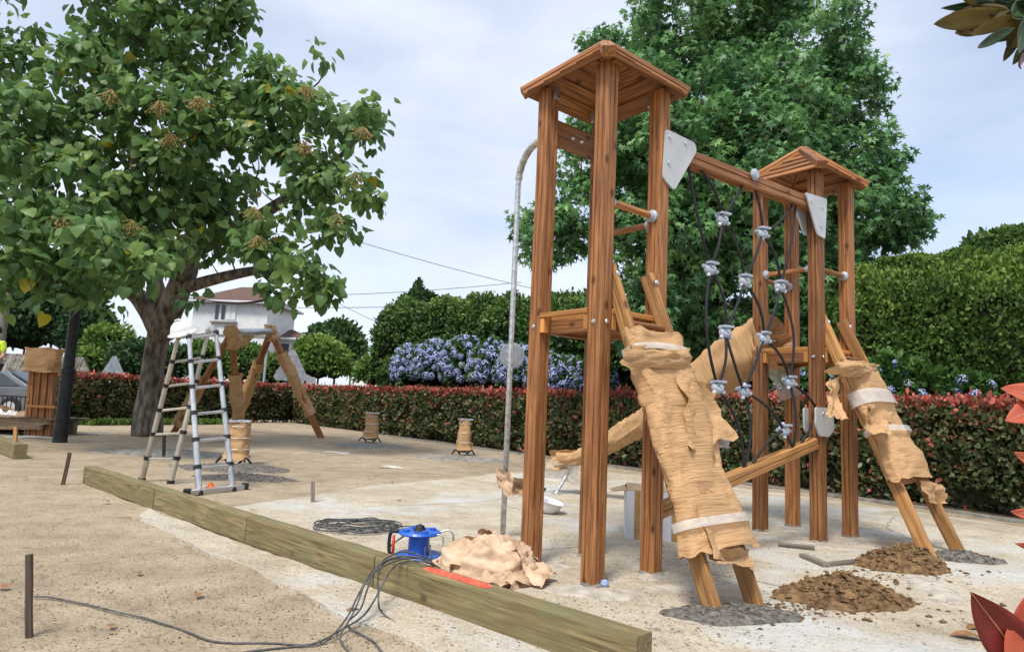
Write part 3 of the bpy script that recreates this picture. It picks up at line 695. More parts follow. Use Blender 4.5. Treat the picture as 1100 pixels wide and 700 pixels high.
# cloudy film sleeve left on the arch of the pole
mb = MB(); q = bez(arc[1:], 6); mb.tube(q[4:-6], [.03+.006*noise.noise(p*30) for p in q[4:-6]], 10, caps=False)
mb.build('film_sleeve', G['sleeve'], pl, smooth=True)
# paper pad low on the pole
# (a torn scrap hangs at knee height)

# ---- wraps
def wrap(name, secs, m, parent=None, n=40, rings=60, amp=.02, M=None, flare=.03, seed=0, ragged=True):
    """secs: list of (centre, half width vector, half depth vector) -> crumpled paper sleeve"""
    cs = bez([s[0] for s in secs], rings//(len(secs)-1)); us = bez([s[1] for s in secs], rings//(len(secs)-1)); vs_ = bez([s[2] for s in secs], rings//(len(secs)-1))
    K = len(cs); vv = []; uv = []; fs = []; ln = 0
    axis_ = (cs[-1]-cs[0]).normalized()
    for i in range(K):
        if i: ln += (cs[i]-cs[i-1]).length
        e = min(i, K-1-i)/K; fl = 1+flare*max(0, 1-e*10)*4
        for k in range(n+1):
            t = 2*math.pi*(k % n)/n; c, s_ = math.cos(t), math.sin(t); ex = .62
            x = math.copysign(abs(c)**ex, c); y = math.copysign(abs(s_)**ex, s_)
            p = cs[i] + us[i]*x*fl + vs_[i]*y*fl
            nrm = (us[i].normalized()*c + vs_[i].normalized()*s_)
            pp = V((c*1.3, s_*1.3, ln*3+seed))
            big = noise.noise(pp*.9)*1.1
            c1 = max(0, 1-abs(noise.noise(V((c*1.2+seed, s_*1.2, ln*2.6+c*1.5))))*7); c2 = max(0, 1-abs(noise.noise(V((c*1.5, s_*1.5+seed*2, ln*5.5-s_*2))))*8); c3 = max(0, 1-abs(noise.noise(V((c*1.0+9, s_*2.0+seed, ln*11+c*2.5))))*7)
            cr = .5*c1 - .45*c2 + .12*c3 + noise.noise(V((c*3, s_*3, ln*9+seed)))*.15
            p = p + nrm*amp*(big*.8+cr)
            if ragged and (i < 3 or i > K-4): p = p + axis_*(noise.noise(V((c*1.7, s_*1.7, seed)))*.045*(1 if i > 3 else -1))*(1-min(i, K-1-i)/3)
            vv.append(p); uv.append((k/n, ln))
    w_ = n+1
    for i in range(K-1):
        for k in range(n): fs.append((i*w_+k, i*w_+k+1, (i+1)*w_+k+1, (i+1)*w_+k))
    return mesh(name, vv, fs, m, parent, smooth=True, uvs=uv, M=M)
def flap(name, pts, m, parent, amp=.03, n=14, seed=0):
    """crumpled sheet through 4 corner points"""
    a, b, c, d = [V(p) for p in pts]; vv = []; uv = []; fs = []
    nr = (b-a).cross(d-a).normalized()
    for i in range(n+1):
        for j in range(n+1):
            u, v_ = i/n, j/n; eu = u+.09*noise.noise(V((v_*4, seed, 1))); ev = v_+.09*noise.noise(V((u*4, seed, 7)))
            p = a.lerp(b, eu).lerp(d.lerp(c, eu), ev)
            cr = max(0, 1-abs(noise.noise(V((u*2.2+seed, v_*2.2, seed))))*7)*.45 - max(0, 1-abs(noise.noise(V((u*3+3, v_*3+seed, seed*2))))*7)*.4
            p = p + nr*amp*(cr + 1.5*noise.noise(V((u*1.6+seed, v_*1.6, 0))) + .25*noise.noise(V((u*7, v_*7, seed))) + .9*math.sin(math.pi*u)*math.sin(math.pi*v_))
            vv.append(p); uv.append((u*.5, v_*.35))
    for i in range(n):
        for j in range(n): fs.append((i*(n+1)+j, (i+1)*(n+1)+j, (i+1)*(n+1)+j+1, i*(n+1)+j+1))
    return mesh(name, vv, fs, m, parent, smooth=True, uvs=uv)
def ladder_wrap(label, L_, t0, t1, w_top, w_bot, dep, seed, bands, flaps, extra=1):
    (ta, tb), (fa, fb) = L_; cen = lambda t: fa.lerp(ta, t).lerp(fb.lerp(tb, t), .5)
    ax = (ta-fa).normalized(); wv = lambda t: (fb.lerp(tb, t)-fa.lerp(ta, t)); nrm = ax.cross(wv(.5)).normalized()
    if nrm.z < 0: nrm = -nrm
    W = empty('paper_wrapping', label, 'paper wrapping', cen(t0))
    secs = []
    for k in range(7):
        t = t0+(t1-t0)*k/6; hw = wv(t).normalized()*((wv(t).length/2+.045)*(w_bot+(w_top-w_bot)*k/6)); hw = hw*(1+.10*math.sin(k*2.3+seed)); secs.append((cen(t)+nrm*.02+hw.normalized()*.018*math.sin(k*1.9+seed*2), hw, nrm*dep*(1+.3*math.sin(k*1.7+seed))))
    wrap('paper_sleeve', secs, G['paper'], W, rings=84, n=48, amp=.038, seed=seed, flare=.02)
    for bt, bw in bands:
        ss = []
        for k in range(3):
            t = bt+(k-1)*bw; f = (t-t0)/(t1-t0); hw = wv(t).normalized()*((wv(t).length/2+.062)*(w_bot+(w_top-w_bot)*f)+.012); ss.append((cen(t)+nrm*.02, hw, nrm*(dep+.034)))
        wrap('film_band', ss, G['film'], W, rings=12, n=48, amp=.012, seed=seed, flare=0, ragged=False)
    for i, f in enumerate(flaps): flap('paper_flap' if f[5] else 'film_flap', f[:4], G['paper'] if f[5] else G['film'], W, amp=f[4], seed=seed+i*3)
    return W
def dl(L_, x, y, up_=0):
    """point of ladder plane (lifted) seen at a pixel"""
    (ta, tb), (fa, fb) = L_; n2 = (ta-fa).cross(tb-ta).normalized()
    if n2.z < 0: n2 = -n2
    p0 = fa+n2*up_; d = ray(x, y); return CAM + d*((p0-CAM).dot(n2)/d.dot(n2))
ladder_wrap('big tan crepe paper wrapping around the front ladder of the near tower', L1, .15, .80, 1.02, 1.15, .075, 1.0,
            [(.225, .012), (.735, .010)],
            [(dl(L1, 668, 392, .10), dl(L1, 742, 398, .10), dl(L1, 738, 372, .12), dl(L1, 676, 368, .12), .05, 1),
             (dl(L1, 728, 402, .12), dl(L1, 770, 420, .06), dl(L1, 786, 472, .03), dl(L1, 742, 482, .12), .04, 1),
             (dl(L1, 752, 520, .11), dl(L1, 792, 540, .05), dl(L1, 806, 606, .04), dl(L1, 762, 600, .12), .035, 1),
             (dl(L1, 768, 458, .02), dl(L1, 786, 460, .0), dl(L1, 782, 482, .0), dl(L1, 756, 482, .05), .02, 0),
             (dl(L1, 760, 590, .09), dl(L1, 806, 588, .09), dl(L1, 812, 612, .12), dl(L1, 770, 608, .12), .03, 1)])
ladder_wrap('slim tan paper wrapping with white film around the ladder of the far tower', L2, .30, .80, 1.0, 1.05, .075, 6.0,
            [(.50, .012), (.64, .03)],
            [(dl(L2, 884, 400, .08), dl(L2, 925, 406, .10), dl(L2, 946, 392, .10), dl(L2, 908, 384, .12), .05, 1),
             (dl(L2, 888, 410, .0), dl(L2, 900, 405, .0), dl(L2, 906, 452, .02), dl(L2, 890, 446, .0), .05, 1),
             (dl(L2, 932, 432, .10), dl(L2, 958, 442, .12), dl(L2, 950, 470, .13), dl(L2, 930, 462, .12), .05, 1),
             (dl(L2, 988, 516, .06), dl(L2, 1014, 520, .0), dl(L2, 1020, 540, .0), dl(L2, 1000, 540, .04), .03, 1)])
# slide behind, fully wrapped
s_top = E2.lerp(F2, .5); sd = V((-.70, .715, 0)); SLD = empty('slide', 'long slide wrapped in tan crepe paper, running down behind the towers from the far platform', 'slide', zz(gr(606, 528), SLZ))
sp = [zz(s_top, 1.86)+sd*.0, zz(s_top, 1.72)+sd*.35, zz(s_top, 1.25)+sd*1.1, zz(s_top, .80)+sd*1.85, zz(s_top, .52)+sd*2.4, zz(s_top, .44)+sd*2.75]
side = V((sd.y, -sd.x, 0))
slide_bed = MB()
q = bez(sp, 4)
for i in range(len(q)-1):
    t = (q[i+1]-q[i]).normalized(); nn = t.cross(side).normalized()
    slide_bed.prism([q[i]-side*.1, q[i]+side*.1, q[i+1]+side*.1, q[i+1]-side*.1], nn*.012)
slide_bed.build('slide_bed', G['galv'], SLD)
ss = []
for i, p in enumerate(sp):
    t = (sp[min(i+1, 5)]-sp[max(i-1, 0)]).normalized(); nn = side.cross(t).normalized(); 
    hw = [.33, .31, .23, .17, .15, .15][i]; dp = [.27, .25, .15, .095, .085, .08][i]
    ss.append((p, side*hw, nn*dp))
wrap('paper_cover', ss, G['paper'], SLD, rings=90, n=44, amp=.045, seed=3.3, flare=.03)
tagl = sp[-1]
flap('paper_cover', [tagl+V((-.2, .0, .10)), tagl+V((.12, -.1, .14)), tagl+V((.1, -.1, -.10)), tagl+V((-.18, .0, -.14))], G['paper'], SLD, amp=.06, seed=5)
flap('film_cover', [tagl+V((-.2, -.05, -.02)), tagl+V((.14, -.2, .0)), tagl+V((.2, -.15, -.3)), tagl+V((-.3, .05, -.26))], G['film'], SLD, amp=.05, seed=8)
mb = MB(); ft = gr(597, 530, SLZ); mb.tube([ft, tagl+V((.1, -.05, -.06))], .022, 8); mb.lathe([(0, 0), (.06, 0), (.06, .01), (0, .012)], ft, (0, 0, 1), 12); mb.build('support_leg', G['galv'], SLD, smooth=False)
flap('paper_cover', [at(800, 362, 6.9), at(846, 358, 6.6), at(860, 372, 6.5), at(812, 392, 6.8)], G['paper'], SLD, amp=.08, seed=12)
flap('film_cover', [at(822, 388, 6.75), at(848, 392, 6.7), at(862, 425, 6.7), at(838, 432, 6.8)], G['film'], SLD, amp=.06, seed=15)
# scrap of paper round the pole
W = empty('paper_scrap', 'torn tan paper scrap hanging on the arched metal pole left of the towers', 'paper scrap', zz(pb, .35))
flap('paper_piece', [at(532, 503, 5.6), at(552, 508, 5.55), at(551, 536, 5.55), at(535, 524, 5.6)], G['paperpink'], W, amp=.05, seed=21, n=10)
flap('paper_piece', [at(549, 512, 5.62), at(568, 515, 5.66), at(566, 534, 5.66), at(550, 530, 5.62)], G['paperpink'], W, amp=.05, seed=25, n=10)

# ================================================================ MOUNDS, DUST, SMALL THINGS ON THE SLAB
def mound(name, c, rx, ry, h, m, rot=0, rough=.25, label=None, cat=None, parent=None, kind=None, group=None, nr=46, na=110, seed=0, sharp=1.0, z0=SLZ, clods=None):
    vs = []; fs = []; c = zz(V(c), z0)
    for i in range(nr+1):
        for k in range(na):
            a = 2*math.pi*k/na; rad = 1+.28*fbm((math.cos(a)*1.3+seed, math.sin(a)*1.3, seed), 5); t = i/nr
            x, y = math.cos(a)*t*rx*rad, math.sin(a)*t*ry*rad; p = V((x, y, 0)); p.rotate(Matrix.Rotation(rot, 3, 'Z'))
            prof = (1-t**1.6)**sharp
            z = h*prof*(1+.5*fbm((x*2.2/rx*.5+seed, y*2.2/ry*.5, 1), 3)) + min(h, .07)*rough*prof**.5*(1-abs(noise.noise(V((x*13+seed, y*13, 2))))*2.4+.5*noise.noise(V((x*27+seed, y*27, 6))))*.42 + min(h, .05)*rough*.45*noise.noise(V((x*48, y*48, seed)))*prof**.5
            vs.append(c + V((p.x, p.y, max(z, -.004) if i < nr else -.012)))
    for i in range(nr):
        for k in range(na): fs.append((i*na+k, i*na+(k+1) % na, (i+1)*na+(k+1) % na, (i+1)*na+k))
    if clods:
        base = list(vs); ic = [(0, 0, 1), (.9, 0, .1), (.28, .85, .1), (-.73, .53, .1), (-.73, -.53, .1), (.28, -.85, .1), (0, 0, -.8)]
        for _ in range(clods[0]):
            p = base[R.randrange(0, int(len(base)*.97))]; s_ = clods[1]*(.25+.75*R.random()**2.5); n0 = len(vs); Rr = Matrix.Rotation(R.uniform(0, 6), 3, 'Z') @ Matrix.Rotation(R.uniform(-.6, .6), 3, 'X')
            for q in ic: vs.append(p + V((0, 0, s_*.15)) + Rr @ V((q[0]*s_*R.uniform(.7, 1.2), q[1]*s_*R.uniform(.7, 1.2), q[2]*s_*.7*R.uniform(.7, 1.2))))
            fs += [tuple(n0+i for i in f) for f in ((0, 1, 2), (0, 2, 3), (0, 3, 4), (0, 4, 5), (0, 5, 1), (6, 2, 1), (6, 3, 2), (6, 4, 3), (6, 5, 4), (6, 1, 5))]
    o = mesh(name, vs, fs, m, parent, smooth=False)
    return tag(o, label, cat, group, kind)
mound('earth_pile', gr(905, 648), .40, .24, .13, G['earth'], .1, .9, 'larger heap of brown clay soil in front of the far tower', 'earth pile', seed=2, clods=(420, .034))
mound('earth_pile', gr(966, 612), .36, .20, .13, G['earth'], .0, 1.0, 'smaller heap of cracked clay soil beside the foot of the far ladder', 'earth pile', seed=5, clods=(340, .036))
mound('concrete_patch', gr(790, 664), .40, .18, .035, G['wetcon'], .1, .8, 'dark wet concrete footing round the feet of the near paper-wrapped ladder', 'concrete footing', seed=9, clods=(500, .014))
mound('concrete_patch', gr(1036, 603), .33, .17, .055, G['wetcon'], 0, .6, 'dark wet concrete footing at the feet of the far paper-wrapped ladder', 'concrete footing', seed=13, clods=(320, .018))
for i, (x, y, rx, ry) in enumerate(((640, 640, .30, .14), (575, 612, .28, .13), (735, 634, .35, .10), (880, 588, .25, .12), (930, 580, .45, .13), (700, 622, .14, .08), (1000, 632, .5, .14), (850, 572, .3, .1))):
    mound('cement_dust', gr(x, y), rx, ry, .006, G['dust'], .2*i, 1.6, 'grey cement dust spilled around the tower posts on the slab', 'cement dust', kind='stuff', seed=20+i, nr=20, na=60, group='cement dust patches')
# collars of set concrete at the foot of every post
for T, nm in ((T1, 'near'), (T2, 'far')):
    for k, p in enumerate(T['p']):
        mound('post_collar', p, .085, .085, .02, G['drycon'], 0, .5, parent=PS, seed=40+k, nr=10, na=30, sharp=.5)
# grey boards
def offcut(label, p0, p1, wd, th, m=G['greywood'], z=SLZ, grp=None):
    o = plank('offcut_board', zz(p0, z+th/2+.001), zz(p1, z+th/2+.004), wd, th, m); return tag(o, label, 'board', grp)
offcut('short grey board end lying nearest the far tower\'s front post', gr(836, 589), gr(875, 593), .06, .028)
offcut('grey board lying flat beside the smaller clay heap', gr(862, 601), gr(888, 612), .055, .03)
offcut('grey board touching the smaller clay heap, right piece of the crossing pair', gr(884, 611), gr(924, 607), .05, .024)

# red blade leaves in the paving etc. : dry leaves as individuals
def dry_leaf(p, s, rot, label):
    pts = []
    T, _ = LEAF['oval']; mb = MB(); Rm = Matrix.Rotation(rot, 3, 'Z'); cu = R.uniform(.05, .22)
    prof = [(0, 0), (.2, .18), (.28, .42), (.2, .74), (0, 1)]
    vs = [];
    for x, y in prof: vs += [V((-x, y, x*cu+.1*math.sin(y*3))), V((0, y, .1*math.sin(y*3))), V((x, y, x*cu*1.3+.1*math.sin(y*3)))]
    fs = []
    for i in range(4): fs += [(i*3, i*3+1, i*3+4, i*3+3), (i*3+1, i*3+2, i*3+5, i*3+4)]
    vs = [V(p) + Rm @ (v*s) for v in vs]
    o = mesh('dry_leaf', vs, fs, G['litter'], smooth=True); tag(o, label, 'dry leaf', 'dry leaves on the ground'); return o
dry_leaf(zz(gr(1040, 680), .024), .12, -1.2, 'brown dry leaf on the slab, nearest the maroon foreground leaf')
dry_leaf(zz(gr(1058, 692), .024), .16, 1.3, 'largest dark dry leaf on the slab at the bottom right')
LEAFLAB = {(30, 515): 'brown dry leaf on the sand just in front of the far-left sleeper', (92, 507): 'brown dry leaf lying at the cut far end of the sleeper row', (148, 617): 'brown dry leaf on open sand between near stake and sleepers',
 (400, 508): 'dry leaf on the sand beyond the slab edge, left of a close pair', (420, 518): 'dry leaf on the sand nearest the slab edge, right of the pair', (395, 515): 'dry leaf at the slab edge, leftmost of the close group', (120, 678): 'curled dry leaf beside the long cable on the near sand',
 (165, 533): 'dry leaf behind the second sleeper under the ladder', (180, 500): 'dry leaf between the rear ladder legs', (215, 640): 'dry leaf on the sand in front of the second sleeper joint', (20, 480): 'dry leaf beside the tarp-covered pallet',
 (110, 540): 'dry leaf on the sand just outside the end of the first sleeper', (370, 660): 'dry leaf next to the cables hanging over the sleeper', (8, 635): 'dry leaf at the left edge near the cabled stake', (350, 490): 'dry leaf lying against the torn plastic scrap',
 (300, 500): 'dry leaf right of the dark concrete patch by the ladder', (430, 540): 'dry leaf on the slab beyond the cable coil'}
for x, y in ((30, 515), (92, 507), (148, 617), (400, 508), (420, 518), (395, 515), (120, 678), (165, 533), (180, 500), (215, 640), (20, 480), (110, 540), (370, 660), (8, 635), (350, 490), (300, 500), (430, 540)):
    dry_leaf(zz(gr(x, y), .018), R.uniform(.05, .09), R.uniform(0, 6.2), LEAFLAB[(x, y)])

# stones as stuff
def stones(name, n, region, smin, smax, label, z=.0, m=None, flatz=.6):
    P = []; 
    while len(P) < n:
        p = region(); P.append(p)
    P = np.array([(p.x, p.y, z) for p in P]); ic = np.array([(0, 0, 1), (.9, 0, .1), (.28, .85, .1), (-.73, .53, .1), (-.73, -.53, .1), (.28, -.85, .1), (0, 0, -.6)])
    fs = np.array([(0, 1, 2), (0, 2, 3), (0, 3, 4), (0, 4, 5), (0, 5, 1), (6, 2, 1), (6, 3, 2), (6, 4, 3), (6, 5, 4), (6, 1, 5)])
    s = (smin+(smax-smin)*NP.rand(n)**4)[:, None, None]; jit = 1+NP.normal(size=(n, 7, 3))*.22
    v = P[:, None, :] + ic[None]*jit*s*np.array([1, 1, flatz]); f = (fs[None]+(np.arange(n)*7)[:, None, None]).reshape(-1, 3)
    o = mesh(name, v.reshape(-1, 3), f, m or G['gravel'], M=Matrix.Identity(4)); tag(o, label, 'gravel', kind='stuff')
stones('gravel', 9000, lambda: gr(R.uniform(-10, 560), 480+220*R.random()**1.0), .0015, .008, 'fine loose gravel scattered over the sandy ground', .006)
stones('rubble_crumbs', 2200, lambda: gr(R.gauss(730, 160), 625+R.uniform(-50, 75)), 0.002, .010, 'grey crumbs of dried cement scattered over the slab', SLZ+.002, G['drycon'])
def near_m():
    b = R.choice(((915, 652, 75, 18), (966, 618, 60, 14), (850, 655, 40, 12))); return gr(R.gauss(b[0], b[2]*.8), b[1]+abs(R.gauss(0, b[3]))*.7-3)
stones('clay_crumbs', 500, near_m, .005, .024, 'brown clay crumbs scattered round the soil heaps', SLZ+.003, G['earth'])

# ================================================================ SLEEPERS
a, b = V((-4.78, 7.78, 0)), V((.56, 2.83, 0)); dS = (b-a).normalized(); nS = V((-dS.y, dS.x, 0))
if nS.x < 0: nS = -nS
tp = [a, gr(155, 548), gr(252, 585), gr(388, 637)]
tt = [0]+[(p-a).dot(dS) for p in tp[1:]]+[(b-a).length]
labs = ['farthest and leftmost border sleeper, its cut end showing', 'second border sleeper from the far end, beside the ladder foot', 'third border sleeper from the far end, beside the cable coil', 'nearest and longest border sleeper with a red paint mark on top']
SLP = []
for k in range(4):
    p0 = a+dS*(tt[k]+.004); p1 = a+dS*(tt[k+1]-.004); H = .195
    o = member('timber_sleeper', zz(p0, H/2)+nS*.06, zz(p1, H/2-.001*k)+nS*.06, rr(.12, H, .01, sides=''), G['sleeper'], upv=(0, 0, 1), seg=10, jit=.008 if k < 3 else 0)
    tag(o, labs[k]+', greenish treated timber', 'timber sleeper', 'timber sleepers edging the slab'); SLP.append(o)
# red paint mark on top
q0, q1 = gr(438, 613, .197), gr(500, 636, .197)
P = []
for k in range(26):
    an = 2*math.pi*k/26; l = (q1-q0).length/2; c = (q0+q1)/2; c = a + dS*((c-a).dot(dS)) + nS*.055
    x = math.copysign(abs(math.cos(an))**.5, math.cos(an))*l*(1+.08*R.random()); y = math.copysign(abs(math.sin(an))**.6, math.sin(an))*.04*(1+.2*R.uniform(-1, 1)); P.append(zz(c+dS*x+nS*y, .1965))
MB().prism(P, (0, 0, -.004)).build('paint_mark', G['spray'], SLP[3])
# far-left offcut of sleeper and bits
p0, p1 = gr(-14, 478), gr(21, 493)
tag(member('timber_sleeper', zz(p0, .11), zz(p1, .11), rr(.16, .21, .01, sides=''), G['sleeper']), 'separate greenish sleeper at the left edge in front of the tarp-covered pallet', 'timber sleeper')
# stakes
def stake(label, base, top, w_, m, rot=.3):
    h_ = (top-base).length
    o = member('stake', base-V((0, 0, .02)), top, rr(w_, w_, w_*.15, sides=''), m, upv=V((math.cos(rot), math.sin(rot), 0)), seg=3, jit=.004); tag(o, label, 'stake')
b_ = gr(32, 683); stake('dark wooden stake standing nearest the camera with a cable behind it', b_, at(31, 595, b_.y), .026, G['darkwood'])
b_ = gr(67, 521); stake('dark rusty stake leaning beyond the end of the sleepers', b_, at(75, 486, b_.y), .035, G['darkwood'])
b_ = gr(336, 541); stake('small brown stake at the edge of the slab', b_, at(336, 517, b_.y), .04, G['greywood'])
b_ = gr(16, 490); stake('short pale stake propped against the far-left sleeper', b_, at(17, 458, b_.y), .05, G['rail'])

# ================================================================ CABLE REEL, CABLES
c = zz(gr(449, 601), SLZ); CR = empty('cable_reel', 'blue plastic cable reel standing on the slab behind the sleeper', 'cable reel', c)
MB().lathe([(0, 0), (.155, 0), (.16, .012), (.15, .024), (.075, .028), (.072, .15), (.14, .155), (.15, .165), (.14, .178), (0, .178)], c, (0, 0, 1), 32).build('drum', G['blue'], CR, smooth=False)
MB().tube([c+V((0, 0, .178)), c+V((0, 0, .215))], [.045, .03], 14).build('socket_hub', G['black'], CR)
for k in range(4):
    an = k*math.pi/2+.5; p = c+V((math.cos(an)*.10, math.sin(an)*.10, .178)); MB().lathe([(0, 0), (.022, 0), (.022, .015), (0, .018)], p, (0, 0, 1), 12).build('socket_cap', G['blue'], CR)
hl = c+V((-.175, -.02, 0)); MB().tube(bez([hl+V((.03, 0, .17)), hl+V((-.02, 0, .165)), hl+V((-.03, 0, .09)), hl+V((-.02, 0, .02)), hl+V((.03, 0, .01))], 4), .013, 8).build('carry_handle', G['black'], CR, smooth=True)
MB().tube([hl+V((.005, -.03, .15)), hl+V((.005, -.03, .02))], .010, 8).build('grip_insert', G['redpl'], CR, smooth=True)
hl = c+V((.17, .02, 0)); MB().tube(bez([hl+V((-.03, 0, .17)), hl+V((.03, 0, .185)), hl+V((.065, 0, .15)), hl+V((.065, 0, .02))], 5), .007, 8).build('wire_stand', G['galv'], CR, smooth=True)
MB().tube(bez([hl+V((-.06, -.08, .17)), hl+V((-.0, -.08, .15)), hl+V((.0, -.08, .02))], 5), .006, 8).build('wire_stand', G['galv'], CR, smooth=True)
def cable(name, pts, r, label, m=G['cable'], n=6):
    q = bez(pts, n); q = [p + V((noise.noise(p*6), noise.noise(p*6+V((3, 0, 0))), 0))*.012 for p in q]
    return tag(MB().tube(q, r, 6).build(name, m, smooth=True), label, 'cable')
# coil of cable
pts = []; cc = zz(gr(385, 570), SLZ)
for k in range(150):
    t = k*.42; rr_ = .22+.16*noise.noise(V((k*.07, 0, 0)))+.07*math.sin(k*.9); pts.append(cc+V((math.cos(t)*rr_*1.15+.10*noise.noise(V((k*.05, 5, 0))), math.sin(t)*rr_*1.0+.12*noise.noise(V((0, k*.05, 9))), .012+.022*R.random()+k*.0001)))
pts += [cc+V((.45, .1, .01)), zz(c, .1)+V((-.25, .25, -.07)), zz(c, .20)+V((-.05, .12, 0)), c+V((0, .02, .22))]
cable('cable_coil', pts, .0055, 'loose tangle of thin grey cable lying on the slab beside the blue reel', n=4)
# cables over the sleeper: several strands as one bundle of separate cables
sx = a+dS*((gr(425, 610, .2)-a).dot(dS))
strands = [
 ([c+V((.06, -.10, .10)), zz(gr(455, 612), .06), zz(gr(452, 600, .2), .205), zz(gr(425, 607, .2), .225), zz(gr(398, 620, .2), .21), gr(378, 660, .10), gr(366, 684, .03), gr(377, 700, .014), gr(395, 715, .014)], 'thin grey cable looping over the sleeper from the blue reel, leftmost strand'),
 ([c+V((.09, -.08, .10)), zz(gr(462, 613), .05), zz(gr(456, 602, .2), .208), zz(gr(432, 604, .2), .235), zz(gr(405, 612, .2), .22), gr(388, 650, .1), gr(372, 668, .03), gr(382, 678, .012), gr(403, 690, .012), gr(418, 712, .012)], 'thin grey cable over the sleeper reaching the ground in a short loop'),
 ([zz(gr(470, 618), .03), zz(gr(462, 606, .2), .206), zz(gr(440, 606, .2), .22), zz(gr(420, 615, .2), .215), gr(395, 655, .06), gr(365, 676, .02), gr(335, 692, .012), gr(290, 690, .012), gr(230, 688, .012), gr(180, 670, .012), gr(120, 655, .012), gr(60, 642, .012), gr(36, 640, .012)], 'long thin cable running over the sand from the sleeper to the near stake'),
 ([zz(gr(474, 617), .03), zz(gr(466, 607, .2), .206), zz(gr(446, 603, .2), .225), zz(gr(410, 610, .2), .22), gr(407, 645, .10), gr(415, 660, .03), gr(440, 680, .012), gr(470, 712, .012)], 'thin cable over the sleeper heading down towards the camera, rightmost strand'),
 ([zz(gr(466, 611), .03), zz(gr(458, 600, .2), .206), zz(gr(430, 600, .2), .24), zz(gr(402, 613, .2), .215), gr(380, 648, .1), gr(350, 690, .012), gr(320, 694, .012), gr(260, 700, .012), gr(200, 712, .012)], 'thin cable over the sleeper trailing left along the bottom of the picture')]
for s_, lb in strands: cable('power_cable', s_, .0048, lb)
# ================================================================ PAPER HEAP, BOX, HELMET
hc = zz(gr(526, 622), SLZ); vs = []; fs = []; nr, na = 40, 72
for i in range(nr+1):
    ph = i/nr*math.pi*.5
    for k in range(na):
        an = 2*math.pi*k/na; dirv = V((math.cos(an)*math.sin(ph), math.sin(an)*math.sin(ph), math.cos(ph)))
        cr = 1-abs(noise.noise(dirv*1.9+V((4, 0, 0))))*1.6; cr2 = 1-abs(noise.noise(dirv*4.5))*1.8; cr3 = 1-abs(noise.noise(dirv*11))*1.6
        rad = .74+.34*cr+.15*cr2+.05*cr3
        p = V((dirv.x*.33*rad, dirv.y*.26*rad, dirv.z*.25*rad)); vs.append(hc+p)
for i in range(nr):
    for k in range(na): fs.append((i*na+k, i*na+(k+1) % na, (i+1)*na+(k+1) % na, (i+1)*na+k))
PH = empty('paper_heap', 'crumpled heap of pinkish brown paper behind the sleeper at the foot of the left post', 'paper heap', hc)
vs = [hc+(v-hc)*.86 for v in vs]
mesh('crumpled_paper', vs, fs, G['paperpink'], PH, smooth=True)
for k in range(11):
    an = k*2*math.pi/11+R.uniform(-.2, .2); o_r = V((math.cos(an)*.36, math.sin(an)*.29, .01)); t_ = V((-math.sin(an), math.cos(an), 0))
    wid = R.uniform(.13, .22); tip = V((math.cos(an+.5)*.17, math.sin(an+.5)*.12, R.uniform(.12, .23)+.04*math.sin(an)))
    flap('paper_sheet', [hc+o_r-t_*wid, hc+o_r+t_*wid, hc+tip+t_*wid*.5+V((0, 0, -.03)), hc+tip-t_*wid*.7], G['paperpink'], PH, amp=.055, seed=31+k*2.3, n=24)
# white carton with open brown flaps
bc = zz(gr(704, 583), SLZ)+V((0, .2, 0)); BX = empty('carton_box', 'white carton with brown tape and open cardboard flaps behind the near tower', 'box', bc); ang = -.12; Rm = Matrix.Rotation(ang, 3, 'Z')
bc = bc+V((.05, 0, 0)); w_, d_, h_ = .54, .40, .40
mb = MB()
for c_, s_ in ((V((0, -d_/2, h_/2)), (w_, .008, h_)), (V((0, d_/2, h_/2)), (w_, .008, h_)), (V((-w_/2, 0, h_/2)), (.008, d_-.01, h_)), (V((w_/2, 0, h_/2)), (.008, d_-.01, h_)), (V((0, 0, .006)), (w_-.01, d_-.01, .006))): mb.box(bc+Rm @ c_, s_, ang)
mb.build('carton_walls', G['carton'], BX)
for pts in ([(-w_/2, -d_/2), (w_/2, -d_/2), (w_/2, -d_/2-.02), (-w_/2, -d_/2-.02)],):
    for sx_, sy_, tl in ((0, -1, .03), (-1, 0, .02), (0, 1, .02), (1, 0, .03)):
        if sx_ == 0: P = [V((-w_/2, sy_*d_/2, h_)), V((w_/2, sy_*d_/2, h_)), V((w_/2, sy_*.03, h_+tl)), V((-w_/2, sy_*.035, h_+tl+.015))]
        else: P = [V((sx_*w_/2, -d_/2, h_)), V((sx_*w_/2, d_/2, h_)), V((sx_*(w_/2+.13), d_/2-.02, h_-.02-tl)), V((sx_*(w_/2+.13), -d_/2+.02, h_-tl))]
        P = [bc+Rm @ p for p in P]; nn = (P[1]-P[0]).cross(P[3]-P[0]).normalized()*.006; MB().prism(P, nn).build('carton_flap', G['cardboard'], BX)
for x_ in (-.18, .13):
    MB().box(bc+Rm @ V((x_, -d_/2-.0055, h_/2)), (.05, .002, h_), ang).build('tape_strip', G['tape'], BX)
# white hard hat upside down
hh = zz(gr(588, 553), SLZ); HH = empty('hard_hat', 'white hard hat lying upside down on the slab behind the left post', 'hard hat', hh)
MB().lathe([(0, .0), (.05, .004), (.09, .03), (.115, .075), (.125, .12), (.15, .128), (.152, .133), (.122, .128), (.11, .08), (.085, .04), (.0, .015)], hh+V((0, 0, .002)), (.25, -.1, 1), 24).build('hat_shell', G['white'], HH, smooth=True)
MB().tube(bez([hh+V((-.08, 0, .11)), hh+V((-.07, .02, .17)), hh+V((-.03, .02, .24)), hh+V((-.07, -.01, .19)), hh+V((-.09, 0, .12))], 4), .012, 6).build('chin_strap', G['black'], HH, smooth=True)
